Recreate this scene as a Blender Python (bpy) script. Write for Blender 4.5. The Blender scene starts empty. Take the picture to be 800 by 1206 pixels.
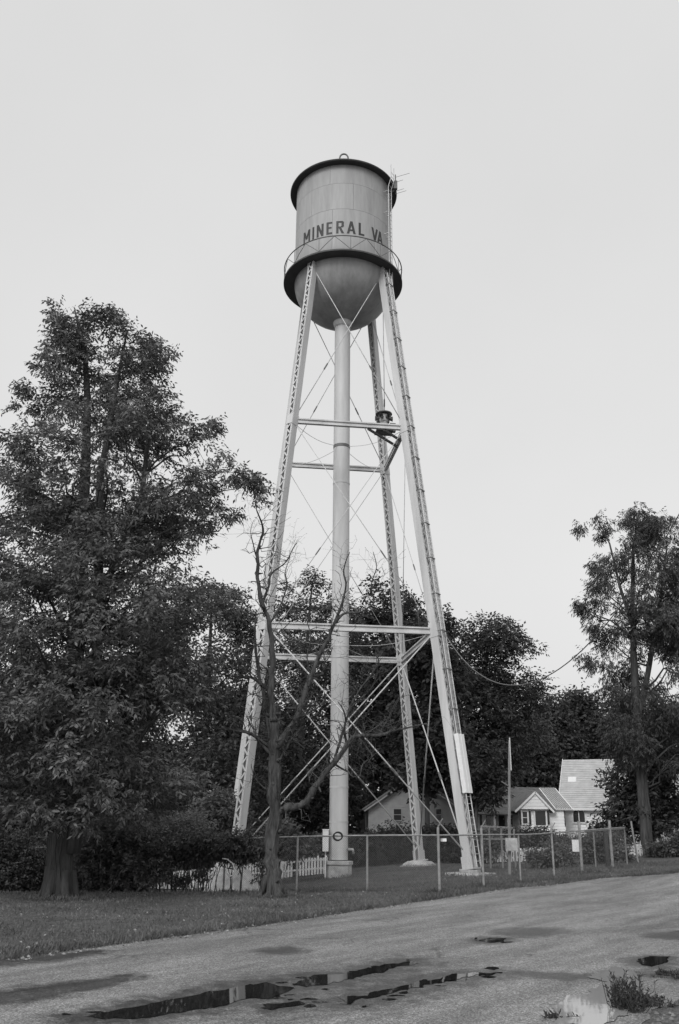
import bpy, math, random
import numpy as np
from mathutils import Vector, Matrix, noise
random.seed(7)
RNG = np.random.default_rng(7)
SC = bpy.context.scene
COL = SC.collection
R = math.radians

# ------------------------------------------------------------------ camera
EYE = 2.0
PITCH, ROLL, F = R(19.544), R(0.488), 1045.5          # focal length in pixels of a 1206 pixel tall picture
cam_d = bpy.data.cameras.new('camera')
cam = bpy.data.objects.new('camera', cam_d)
COL.objects.link(cam)
cam_d.sensor_fit = 'VERTICAL'
cam_d.sensor_height = 36.0
cam_d.sensor_width = 24.0
cam_d.lens = F / 1206 * 36.0
cam_d.clip_end = 3000
fwd = Vector((0, math.cos(PITCH), math.sin(PITCH)))
rt0 = Vector((1, 0, 0))
up0 = Vector((0, -math.sin(PITCH), math.cos(PITCH)))
rt = rt0 * math.cos(ROLL) + up0 * math.sin(ROLL)
up = up0 * math.cos(ROLL) - rt0 * math.sin(ROLL)
cm = Matrix((rt, up, -fwd)).transposed().to_4x4()
cm.translation = (0, 0, EYE)
cam.matrix_world = cm
SC.camera = cam

# ------------------------------------------------------------------ world, sun, exposure
SUN_AZ, SUN_EL = R(203), R(38)        # compass bearing the light comes from (0 = +Y, clockwise) and height
w = bpy.data.worlds.new('World')
SC.world = w
w.use_nodes = True
nt = w.node_tree
nt.nodes.clear()
sky = nt.nodes.new('ShaderNodeTexSky')
sky.sky_type = 'NISHITA'
sky.sun_disc = False
sky.sun_elevation = SUN_EL
sky.sun_rotation = SUN_AZ
sky.air_density = 2.0
sky.dust_density = 6.0
bw = nt.nodes.new('ShaderNodeRGBToBW')
mixn = nt.nodes.new('ShaderNodeMix')
mixn.data_type = 'FLOAT'
mixn.inputs[0].default_value = 0.62   # mostly the even white of a closed cloud cover
mixn.inputs[3].default_value = 8.2
bg = nt.nodes.new('ShaderNodeBackground')
bg.inputs['Strength'].default_value = 0.123
wo = nt.nodes.new('ShaderNodeOutputWorld')
nt.links.new(sky.outputs[0], bw.inputs[0])
nt.links.new(bw.outputs[0], mixn.inputs[2])
stc = nt.nodes.new('ShaderNodeTexCoord')
snz = nt.nodes.new('ShaderNodeTexNoise')          # very faint unevenness of the cloud sheet
snz.inputs['Scale'].default_value = 2.2
snz.inputs['Detail'].default_value = 5
nt.links.new(stc.outputs['Generated'], snz.inputs['Vector'])
smr = nt.nodes.new('ShaderNodeMapRange')
smr.inputs['From Min'].default_value = .3
smr.inputs['From Max'].default_value = .7
smr.inputs['To Min'].default_value = .965
smr.inputs['To Max'].default_value = 1.035
nt.links.new(snz.outputs['Fac'], smr.inputs['Value'])
smu = nt.nodes.new('ShaderNodeMath')
smu.operation = 'MULTIPLY'
nt.links.new(mixn.outputs[0], smu.inputs[0])
nt.links.new(smr.outputs[0], smu.inputs[1])
nt.links.new(smu.outputs[0], bg.inputs[0])
nt.links.new(bg.outputs[0], wo.inputs[0])

sun_d = bpy.data.lights.new('sun', 'SUN')
sun_d.energy = 1.5
sun_d.angle = R(25)
sun_d.color = (1, 1, 1)
sun = bpy.data.objects.new('sun', sun_d)
COL.objects.link(sun)
sv = Vector((math.sin(SUN_AZ) * math.cos(SUN_EL), math.cos(SUN_AZ) * math.cos(SUN_EL), math.sin(SUN_EL)))
sun.rotation_euler = sv.to_track_quat('Z', 'Y').to_euler()
SC.view_settings.view_transform = 'Standard'
SC.view_settings.look = 'None'
SC.view_settings.exposure = 0.0
SC.view_settings.gamma = 1.0
SC.view_settings.use_curve_mapping = False


# ------------------------------------------------------------------ pixel -> place helpers
def ray(px, py):
    return (fwd * F + rt * (px - 400) - up * (py - 603)).normalized()


def at(px, py, Y):
    d = ray(px, py)
    return Vector((0, 0, EYE)) + d * (Y / d.y)


def sstep(a, b, v):
    t = min(1, max(0, (v - a) / (b - a)))
    return t * t * (3 - 2 * t)


def H(x, y):
    """height of the ground"""
    dip = 0.85 * min(1.35, max(0.0, (5 - x) / 9.6)) ** 1.3 * sstep(29, 42, y)
    rise = 0.055 * max(0.0, min(x, 45) - 8) * sstep(25, 42, y)
    far = 1 - sstep(95, 160, y)
    return (rise - dip) * far


def gnd(px, py):
    d = ray(px, py)
    t = 5.0
    p = Vector((0, 0, EYE))
    for i in range(4000):
        q = p + d * t
        if q.z <= H(q.x, q.y):
            break
        t += 0.05
    return q


def on(x, y, dz=0.0):
    return Vector((x, y, H(x, y) + dz))


# ------------------------------------------------------------------ materials (the photograph is black and white: greys only)
def g4(v):
    return (v, v, v, 1)


def mat(name, v, rough=0.7, var=0.25, scale=3.0, bump=0.0, bscale=None, metal=0.0, spec=0.4, detail=6.0, streak=False, trans=0.0):
    m = bpy.data.materials.new(name)
    m.use_nodes = True
    n = m.node_tree
    n.nodes.clear()
    out = n.nodes.new('ShaderNodeOutputMaterial')
    b = n.nodes.new('ShaderNodeBsdfPrincipled')
    b.inputs['Roughness'].default_value = rough
    b.inputs['Metallic'].default_value = metal
    b.inputs['Specular IOR Level'].default_value = spec
    tc = n.nodes.new('ShaderNodeTexCoord')
    mp = n.nodes.new('ShaderNodeMapping')
    if streak:
        mp.inputs['Scale'].default_value = (1, 1, 0.12)
    n.links.new(tc.outputs['Object'], mp.inputs[0])
    nz = n.nodes.new('ShaderNodeTexNoise')
    nz.inputs['Scale'].default_value = scale
    nz.inputs['Detail'].default_value = detail
    nz.inputs['Roughness'].default_value = 0.65
    n.links.new(mp.outputs[0], nz.inputs['Vector'])
    rp = n.nodes.new('ShaderNodeValToRGB')
    rp.color_ramp.elements[0].position = 0.32
    rp.color_ramp.elements[1].position = 0.68
    rp.color_ramp.elements[0].color = g4(max(0, v * (1 - var)))
    rp.color_ramp.elements[1].color = g4(min(1, v * (1 + var)))
    n.links.new(nz.outputs['Fac'], rp.inputs[0])
    n.links.new(rp.outputs[0], b.inputs['Base Color'])
    if bump > 0:
        n2 = n.nodes.new('ShaderNodeTexNoise')
        n2.inputs['Scale'].default_value = bscale or scale * 6
        n2.inputs['Detail'].default_value = 5
        n.links.new(mp.outputs[0], n2.inputs['Vector'])
        bp = n.nodes.new('ShaderNodeBump')
        bp.inputs['Strength'].default_value = min(1, bump * 10)
        bp.inputs['Distance'].default_value = bump
        n.links.new(n2.outputs['Fac'], bp.inputs['Height'])
        n.links.new(bp.outputs[0], b.inputs['Normal'])
    if trans > 0:
        tr = n.nodes.new('ShaderNodeBsdfTranslucent')
        n.links.new(rp.outputs[0], tr.inputs[0])
        mx = n.nodes.new('ShaderNodeMixShader')
        mx.inputs[0].default_value = trans
        n.links.new(b.outputs[0], mx.inputs[1])
        n.links.new(tr.outputs[0], mx.inputs[2])
        n.links.new(mx.outputs[0], out.inputs[0])
    else:
        n.links.new(b.outputs[0], out.inputs[0])
    return m


M = {}
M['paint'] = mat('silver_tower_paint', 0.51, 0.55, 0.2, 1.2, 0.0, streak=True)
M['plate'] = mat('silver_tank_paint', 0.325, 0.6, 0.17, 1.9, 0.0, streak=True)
M['bowlp'] = mat('shaded_silver_bowl', 0.285, 0.6, 0.2, 1.9, 0.0, streak=True)  # tank paint again, with the shade under the bowl put into the colour
M['roofp'] = mat('shaded_roof_underside', 0.05, 0.7, 0.2, 1.5)  # shade beneath the eave put into the colour of the whole roof
M['under'] = mat('shaded_balcony_underside', 0.06, 0.7, 0.2, 1.5)  # balcony underside shade held in the base colour; also used inside the shell
M['railp'] = mat('weathered_rail_paint', 0.13, 0.6, 0.2, 3)
M['letter'] = mat('black_lettering', 0.035, 0.6, 0.15, 4)
M['rod'] = mat('rod_paint', 0.52, 0.5, 0.15, 2)
M['siren'] = mat('siren_metal', 0.10, 0.5, 0.4, 3, metal=0.0)
M['sirenlight'] = mat('siren_light_metal', 0.5, 0.5, 0.3, 4)
M['conc'] = mat('weathered_concrete', 0.42, 0.9, 0.35, 2.2, 0.015, 18)
M['galv'] = mat('galvanised_steel', 0.30, 0.5, 0.3, 6, metal=0.3)
M['galvd'] = mat('dull_steel', 0.13, 0.6, 0.3, 6)
M['wire'] = mat('fence_wire', 0.22, 0.5, 0.2, 4, metal=0.3)
M['white'] = mat('white_paint', 0.78, 0.6, 0.06, 3)
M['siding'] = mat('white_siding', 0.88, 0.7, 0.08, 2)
M['sidingd'] = mat('shaded_grey_white_siding', 0.34, 0.75, 0.12, 2)  # grey-white boards, darkened further to carry the shade on the gabled house
M['picket'] = mat('weathered_white_pickets', 0.46, 0.8, 0.3, 4)
M['shingle'] = mat('dark_shingles', 0.17, 0.9, 0.3, 3, 0.01, 20)
M['tin'] = mat('pale_metal_roof', 0.8, 0.5, 0.12, 1.2)
M['churchroof'] = mat('pale_shingle_roof', 0.50, 0.85, 0.14, 2.0, 0.01, 14)
M['glass'] = mat('dark_window_glass', 0.02, 0.08, 0.2, 1, spec=0.6)
M['dark'] = mat('dark_paint', 0.04, 0.6, 0.2, 3)
M['wood'] = mat('weathered_wood', 0.20, 0.85, 0.35, 6, 0.006, 30, streak=True)
M['bark'] = mat('rough_bark', 0.055, 0.95, 0.65, 6.0, 0.06, 12, streak=True)
M['barkd'] = mat('dead_wood_bark', 0.06, 0.95, 0.75, 9.0, 0.05, 16, streak=True)
M['barkg'] = mat('dark_grey_bark', 0.075, 0.95, 0.4, 5.0, 0.03, 12, streak=True)
M['leafA'] = mat('ash_leaves', 0.120, 0.48, 0.55, 0.8, detail=4, trans=0.24)
M['leafB'] = mat('dark_tree_leaves', 0.050, 0.6, 0.40, 0.35, detail=3, trans=0.25)
M['leafF'] = mat('mid_tree_leaves', 0.066, 0.55, 0.45, 0.5, detail=3, trans=0.25)
M['leafG'] = mat('dense_tree_leaves', 0.054, 0.6, 0.45, 0.4, detail=3, trans=0.25)
M['leafC'] = mat('willow_leaves', 0.070, 0.6, 0.40, 0.5, detail=3, trans=0.30)
M['leafD'] = mat('shrub_leaves', 0.105, 0.55, 0.45, 0.9, detail=3, trans=0.25)
M['leafE'] = mat('pale_shrub_leaves', 0.17, 0.55, 0.45, 0.9, detail=3, trans=0.25)
M['blade'] = mat('grass_blades', 0.125, 0.6, 0.5, 0.5, trans=0.3)
M['litter'] = mat('pale_leaf_litter', 0.24, 0.8, 0.4, 2)
M['stone'] = mat('gravel_stone', 0.15, 0.9, 0.5, 3)
M['cable'] = mat('cable_jacket', 0.10, 0.5, 0.1, 2)
M['cablew'] = mat('grey_cable', 0.13, 0.5, 0.1, 2)


def layered(name, spec):
    """ground-like material: large patches x fine grain, with bump"""
    m = bpy.data.materials.new(name)
    m.use_nodes = True
    n = m.node_tree
    b = n.nodes['Principled BSDF']
    b.inputs['Roughness'].default_value = spec['rough']
    b.inputs['Specular IOR Level'].default_value = spec.get('spec', 0.3)
    tc = n.nodes.new('ShaderNodeTexCoord')
    prev = None
    for (sc, lo, hi, p0, p1, det) in spec['layers']:
        nz = n.nodes.new('ShaderNodeTexNoise')
        nz.inputs['Scale'].default_value = sc
        nz.inputs['Detail'].default_value = det
        nz.inputs['Roughness'].default_value = 0.6
        if spec.get('map'):
            mp = n.nodes.new('ShaderNodeMapping')
            mp.vector_type = 'TEXTURE'
            mp.inputs['Rotation'].default_value = (0, 0, spec['map'][0])
            mp.inputs['Scale'].default_value = spec['map'][1] if sc < 2 else (1, 1, 1)
            n.links.new(tc.outputs['Object'], mp.inputs[0])
            n.links.new(mp.outputs[0], nz.inputs['Vector'])
        else:
            n.links.new(tc.outputs['Object'], nz.inputs['Vector'])
        rp = n.nodes.new('ShaderNodeValToRGB')
        rp.color_ramp.elements[0].position = p0
        rp.color_ramp.elements[1].position = p1
        rp.color_ramp.elements[0].color = g4(lo)
        rp.color_ramp.elements[1].color = g4(hi)
        n.links.new(nz.outputs['Fac'], rp.inputs[0])
        if prev is None:
            prev = rp.outputs[0]
        else:
            mx = n.nodes.new('ShaderNodeMix')
            mx.data_type = 'RGBA'
            mx.blend_type = 'MULTIPLY'
            mx.inputs[0].default_value = 1
            n.links.new(prev, mx.inputs[6])
            n.links.new(rp.outputs[0], mx.inputs[7])
            prev = mx.outputs[2]
    n.links.new(prev, b.inputs['Base Color'])
    nb = n.nodes.new('ShaderNodeTexNoise')
    nb.inputs['Scale'].default_value = spec['bscale']
    nb.inputs['Detail'].default_value = 6
    n.links.new(tc.outputs['Object'], nb.inputs['Vector'])
    bp = n.nodes.new('ShaderNodeBump')
    bp.inputs['Strength'].default_value = spec['bstr']
    bp.inputs['Distance'].default_value = spec['bdist']
    n.links.new(nb.outputs['Fac'], bp.inputs['Height'])
    n.links.new(bp.outputs[0], b.inputs['Normal'])
    return m


M['lawn'] = layered('mown_lawn', dict(rough=0.95, layers=[(0.25, 0.068, 0.115, .3, .7, 4), (3, 0.6, 1.3, .3, .7, 6), (28, 0.45, 1.6, .38, .62, 3)], bscale=22, bstr=0.9, bdist=0.05))
M['asphalt'] = layered('worn_asphalt', dict(rough=0.75, spec=0.35, map=(R(54.5), (5.0, 1, 1)), layers=[(0.55, 0.150, 0.235, .3, .7, 4), (1.6, 0.70, 1.2, .35, .65, 9), (9, 0.82, 1.15, .38, .62, 5), (30, 0.66, 1.36, .42, .58, 2), (75, 0.6, 1.4, .42, .58, 1)], bscale=60, bstr=0.5, bdist=0.01))
M['damp'] = layered('damp_asphalt', dict(rough=0.42, spec=0.45, layers=[(0.8, 0.05, 0.085, .3, .7, 4), (40, 0.7, 1.3, .3, .7, 3)], bscale=50, bstr=0.4, bdist=0.008))
M['gravel'] = layered('dirt_gravel', dict(rough=0.95, layers=[(0.6, 0.065, 0.12, .3, .7, 4), (14, 0.55, 1.35, .3, .7, 4), (60, 0.5, 1.6, .35, .65, 2)], bscale=30, bstr=0.9, bdist=0.03))


def add_damp(m):
    n = m.node_tree
    b = n.nodes['Principled BSDF']
    src = b.inputs['Base Color'].links[0].from_socket
    at_n = n.nodes.new('ShaderNodeAttribute')
    at_n.attribute_name = 'damp'
    tc = n.nodes.new('ShaderNodeTexCoord')
    nz = n.nodes.new('ShaderNodeTexNoise')
    nz.inputs['Scale'].default_value = 3.5
    nz.inputs['Detail'].default_value = 8
    nz.inputs['Roughness'].default_value = .7
    n.links.new(tc.outputs['Object'], nz.inputs['Vector'])
    ma = n.nodes.new('ShaderNodeMath')
    ma.operation = 'MULTIPLY_ADD'
    ma.inputs[1].default_value = 1.7
    n.links.new(nz.outputs['Fac'], ma.inputs[0])
    n.links.new(at_n.outputs['Fac'], ma.inputs[2])
    mr = n.nodes.new('ShaderNodeMapRange')
    mr.inputs['From Min'].default_value = 1.18
    mr.inputs['From Max'].default_value = 1.72
    n.links.new(ma.outputs[0], mr.inputs['Value'])
    mx = n.nodes.new('ShaderNodeMix')
    mx.data_type = 'RGBA'
    mx.blend_type = 'MULTIPLY'
    mx.inputs[7].default_value = g4(.30)
    n.links.new(mr.outputs[0], mx.inputs[0])
    n.links.new(src, mx.inputs[6])
    n.links.new(mx.outputs[2], b.inputs['Base Color'])
    m2 = n.nodes.new('ShaderNodeMapRange')
    m2.inputs['To Min'].default_value = .8
    m2.inputs['To Max'].default_value = .45
    n.links.new(mr.outputs[0], m2.inputs['Value'])
    n.links.new(m2.outputs[0], b.inputs['Roughness'])


def add_cracks(m):
    n = m.node_tree
    b = n.nodes['Principled BSDF']
    src = b.inputs['Base Color'].links[0].from_socket
    tc = n.nodes.new('ShaderNodeTexCoord')
    dn = n.nodes.new('ShaderNodeTexNoise')
    dn.inputs['Scale'].default_value = 1.4
    dn.inputs['Detail'].default_value = 6
    n.links.new(tc.outputs['Object'], dn.inputs['Vector'])
    va = n.nodes.new('ShaderNodeVectorMath')
    va.operation = 'MULTIPLY_ADD'
    va.inputs[1].default_value = (1.1, 1.1, 0)
    n.links.new(dn.outputs['Color'], va.inputs[0])
    n.links.new(tc.outputs['Object'], va.inputs[2])
    vo = n.nodes.new('ShaderNodeTexVoronoi')
    vo.feature = 'DISTANCE_TO_EDGE'
    vo.inputs['Scale'].default_value = .42
    n.links.new(va.outputs[0], vo.inputs['Vector'])
    mr = n.nodes.new('ShaderNodeMapRange')
    mr.inputs['From Min'].default_value = 0.0
    mr.inputs['From Max'].default_value = .016
    mr.inputs['To Min'].default_value = .75
    mr.inputs['To Max'].default_value = 0
    n.links.new(vo.outputs['Distance'], mr.inputs['Value'])
    mk = n.nodes.new('ShaderNodeTexNoise')
    mk.inputs['Scale'].default_value = .35
    n.links.new(tc.outputs['Object'], mk.inputs['Vector'])
    m2 = n.nodes.new('ShaderNodeMapRange')
    m2.inputs['From Min'].default_value = .45
    m2.inputs['From Max'].default_value = .62
    n.links.new(mk.outputs['Fac'], m2.inputs['Value'])
    mm = n.nodes.new('ShaderNodeMath')
    mm.operation = 'MULTIPLY'
    n.links.new(mr.outputs[0], mm.inputs[0])
    n.links.new(m2.outputs[0], mm.inputs[1])
    mx = n.nodes.new('ShaderNodeMix')
    mx.data_type = 'RGBA'
    mx.inputs[7].default_value = g4(.05)
    n.links.new(mm.outputs[0], mx.inputs[0])
    n.links.new(src, mx.inputs[6])
    n.links.new(mx.outputs[2], b.inputs['Base Color'])


add_cracks(M['asphalt'])
add_damp(M['asphalt'])


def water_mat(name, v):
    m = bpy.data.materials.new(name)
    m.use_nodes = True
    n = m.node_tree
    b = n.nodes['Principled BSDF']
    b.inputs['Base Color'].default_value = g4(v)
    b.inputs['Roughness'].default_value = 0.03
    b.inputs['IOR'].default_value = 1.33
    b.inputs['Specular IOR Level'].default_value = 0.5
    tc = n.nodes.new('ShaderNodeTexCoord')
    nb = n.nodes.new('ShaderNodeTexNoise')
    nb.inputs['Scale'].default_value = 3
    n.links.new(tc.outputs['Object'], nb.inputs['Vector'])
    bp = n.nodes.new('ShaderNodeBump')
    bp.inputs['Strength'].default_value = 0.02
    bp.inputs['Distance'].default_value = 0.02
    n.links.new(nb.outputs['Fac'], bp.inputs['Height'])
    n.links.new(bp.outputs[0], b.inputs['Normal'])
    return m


M['water'] = water_mat('puddle_water', 0.015)
M['skywater'] = water_mat('sky_pale_puddle_water', 0.30)  # pale base colour stands in for the bright sky reflection

# ------------------------------------------------------------------ object helpers
ORG = {}


def tag(o, label=None, cat=None, group=None, kind=None):
    if label: o['label'] = label
    if cat: o['category'] = cat
    if group: o['group'] = group
    if kind: o['kind'] = kind
    return o


def thing(name, loc, label, cat, group=None):
    o = bpy.data.objects.new(name, None)
    o.empty_display_size = 0.3
    COL.objects.link(o)
    o.location = loc
    ORG[o.name] = Vector(loc)
    return tag(o, label, cat, group)


def link_mesh(name, me, m, parent=None, org=None):
    o = bpy.data.objects.new(name, me)
    COL.objects.link(o)
    if m is not None:
        me.materials.append(m)
    if parent is not None:
        o.parent = parent
        ORG[o.name] = ORG[parent.name]
    else:
        o.location = org if org is not None else (0, 0, 0)
        ORG[o.name] = Vector(o.location)
    return o


def dup(o, parent=None, loc=None, rotz=None, kids=True):
    c = o.copy()
    COL.objects.link(c)
    if parent is not None:
        c.parent = parent
    if loc is not None:
        c.location = loc
    if rotz is not None:
        c.rotation_euler = (0, 0, rotz)
    ORG[c.name] = ORG[o.name] if parent is not None else Vector(c.location)
    if kids:
        for ch in list(o.children):
            dup(ch, c)
    return c


class MB:
    def __init__(s):
        s.v, s.f = [], []

    def add(s, vs, fs):
        k = len(s.v)
        s.v += [tuple(x) for x in vs]
        s.f += [tuple(i + k for i in f) for f in fs]
        return s

    def obox(s, c, a, b, d):
        """box from its centre and three half-axis vectors"""
        c, a, b, d = Vector(c), Vector(a), Vector(b), Vector(d)
        vs = [c + a * i + b * j + d * k for k in (-1, 1) for j in (-1, 1) for i in (-1, 1)]
        return s.add(vs, [(0, 2, 3, 1), (4, 5, 7, 6), (0, 1, 5, 4), (2, 6, 7, 3), (0, 4, 6, 2), (1, 3, 7, 5)])

    def box(s, x0, x1, y0, y1, z0, z1):
        return s.obox(((x0 + x1) / 2, (y0 + y1) / 2, (z0 + z1) / 2), ((x1 - x0) / 2, 0, 0), (0, (y1 - y0) / 2, 0), (0, 0, (z1 - z0) / 2))

    def bar(s, p, q, wd, hd, side=None):
        p, q = Vector(p), Vector(q)
        t = (q - p)
        L = t.length
        t /= L
        if side is None:
            side = t.cross(Vector((0, 0, 1)))
            if side.length < 1e-3: side = Vector((1, 0, 0))
        side = Vector(side)
        side = (side - t * side.dot(t)).normalized()
        o = t.cross(side)
        return s.obox((p + q) / 2, t * L / 2, side * wd / 2, o * hd / 2)

    def tube(s, pts, rad, n=6, cap=True):
        pts = [Vector(p) for p in pts]
        if not hasattr(rad, '__len__'): rad = [rad] * len(pts)
        k = len(s.v)
        prev = None
        for i, p in enumerate(pts):
            t = (pts[min(i + 1, len(pts) - 1)] - pts[max(i - 1, 0)])
            if t.length < 1e-9: t = Vector((0, 0, 1))
            t.normalize()
            if prev is None:
                a = t.orthogonal().normalized()
            else:
                a = (prev - t * prev.dot(t))
                a = a.normalized() if a.length > 1e-6 else t.orthogonal().normalized()
            prev = a
            b = t.cross(a)
            for j in range(n):
                an = 2 * math.pi * j / n
                s.v.append(tuple(p + (a * math.cos(an) + b * math.sin(an)) * rad[i]))
        for i in range(len(pts) - 1):
            for j in range(n):
                j2 = (j + 1) % n
                s.f.append((k + i * n + j, k + i * n + j2, k + (i + 1) * n + j2, k + (i + 1) * n + j))
        if cap:
            s.f.append(tuple(k + j for j in range(n))[::-1])
            s.f.append(tuple(k + (len(pts) - 1) * n + j for j in range(n)))
        return s

    def lathe(s, prof, n=48, cx=0, cy=0, close=False):
        k = len(s.v)
        for (r, z) in prof:
            for j in range(n):
                a = 2 * math.pi * j / n
                s.v.append((cx + r * math.cos(a), cy + r * math.sin(a), z))
        m = len(prof)
        rng = range(m) if close else range(m - 1)
        for i in rng:
            i2 = (i + 1) % m
            for j in range(n):
                j2 = (j + 1) % n
                s.f.append((k + i * n + j, k + i * n + j2, k + i2 * n + j2, k + i2 * n + j))
        return s

    def ring(s, r, z, tr, n=48, m=6, cx=0, cy=0):
        return s.lathe([(r + tr * math.cos(2 * math.pi * i / m), z + tr * math.sin(2 * math.pi * i / m)) for i in range(m)], n, cx, cy, True)

    def build(s, name, m, parent=None, org=None, smooth=False):
        o = ORG[parent.name] if parent is not None else Vector(org or (0, 0, 0))
        me = bpy.data.meshes.new(name)
        me.from_pydata([(a - o.x, b - o.y, c - o.z) for a, b, c in s.v], [], s.f)
        if smooth:
            me.polygons.foreach_set('use_smooth', [True] * len(me.polygons))
            if smooth == 'auto':
                me.set_sharp_from_angle(angle=R(35))
        me.update()
        return link_mesh(name, me, m, parent, o)


def quads_mesh(name, V, m, parent=None, org=None):
    """V: (N,4,3) world quads"""
    o = ORG[parent.name] if parent is not None else Vector(org or (0, 0, 0))
    N = len(V)
    me = bpy.data.meshes.new(name)
    co = (V.reshape(-1, 3) - np.array(o)[None, :]).astype(np.float32)
    me.vertices.add(N * 4)
    me.vertices.foreach_set('co', co.ravel())
    me.loops.add(N * 4)
    me.loops.foreach_set('vertex_index', np.arange(N * 4, dtype=np.int32))
    me.polygons.add(N)
    me.polygons.foreach_set('loop_start', np.arange(0, N * 4, 4, dtype=np.int32))
    me.update(calc_edges=True)
    return link_mesh(name, me, m, parent, o)


def unit(a):
    return a / np.maximum(1e-9, np.linalg.norm(a, axis=1, keepdims=True))


def leaf_quads(P, D, L, W, rng, flat=0.5):
    """diamond leaves at P pointing along D"""
    n = len(P)
    s = rng.normal(size=(n, 3))
    s[:, 2] *= flat
    D = unit(D)
    s = unit(s - D * (s * D).sum(1, keepdims=True))
    L = L[:, None]
    W = W[:, None]
    V = np.empty((n, 4, 3))
    nrm = np.cross(D, s)
    V[:, 0] = P
    V[:, 1] = P + D * L * 0.45 + s * W / 2 + nrm * W * .12
    V[:, 2] = P + D * L - np.array([0, 0, 1]) * L * 0.10
    V[:, 3] = P + D * L * 0.45 - s * W / 2 + nrm * W * .12
    return V


def sprays(C, Rc, axis, nspray, nleaf, L, W, droop, flat, rng, out=0.6):
    """leaf sprays round clump centres C (K,3) with radii Rc (K), flattened by flat in z;
    each spray is nleaf leaflets along a short twig. Returns quads and twig segments"""
    K = len(C)
    k = np.repeat(np.arange(K), nspray)
    n = len(k)
    u = rng.normal(size=(n, 3))
    u = unit(u) * (rng.random((n, 1)) ** (1 / 2.2))
    u[:, 2] *= flat
    P = C[k] + u * Rc[k][:, None]
    d = u * np.array([1, 1, .8]) + rng.normal(size=(n, 3)) * 0.45
    if axis is not None:
        rad = C[k] - axis(C[k])
        d += unit(rad) * out
    d[:, 2] -= droop * (0.5 + rng.random(n))
    d = unit(d)
    tl = L * (1.6 + 1.2 * rng.random(n))
    j = np.tile(np.arange(nleaf), n)
    kk = np.repeat(np.arange(n), nleaf)
    f = (j + .4) / nleaf
    side = np.where(j % 2 == 0, 1.0, -1.0)
    h = np.cross(d, np.array([0, 0, 1.0]) + rng.normal(size=(n, 3)) * .35)
    h = unit(h)
    PL = P[kk] + d[kk] * (tl[kk] * f)[:, None]
    DL = d[kk] * 0.6 + h[kk] * (side * 0.8)[:, None] + rng.normal(size=(n * nleaf, 3)) * 0.28
    DL[:, 2] -= droop * 0.5
    LL = L * (0.7 + .6 * rng.random(n * nleaf))
    WW = W * (0.7 + .6 * rng.random(n * nleaf))
    return leaf_quads(PL, DL, LL, WW, rng, 0.9)


def wobble_path(p, q, n, amp, rng, sag=0.0):
    p, q = np.array(p, float), np.array(q, float)
    t = np.linspace(0, 1, n + 1)
    L = np.linalg.norm(q - p)
    off = rng.normal(size=(n + 1, 3)) * amp * L
    off[0] = 0
    off[-1] = 0
    pts = p[None] * (1 - t[:, None]) + q[None] * t[:, None] + off
    pts[:, 2] += sag * L * np.sin(t * math.pi)
    return [tuple(a) for a in pts]


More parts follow.
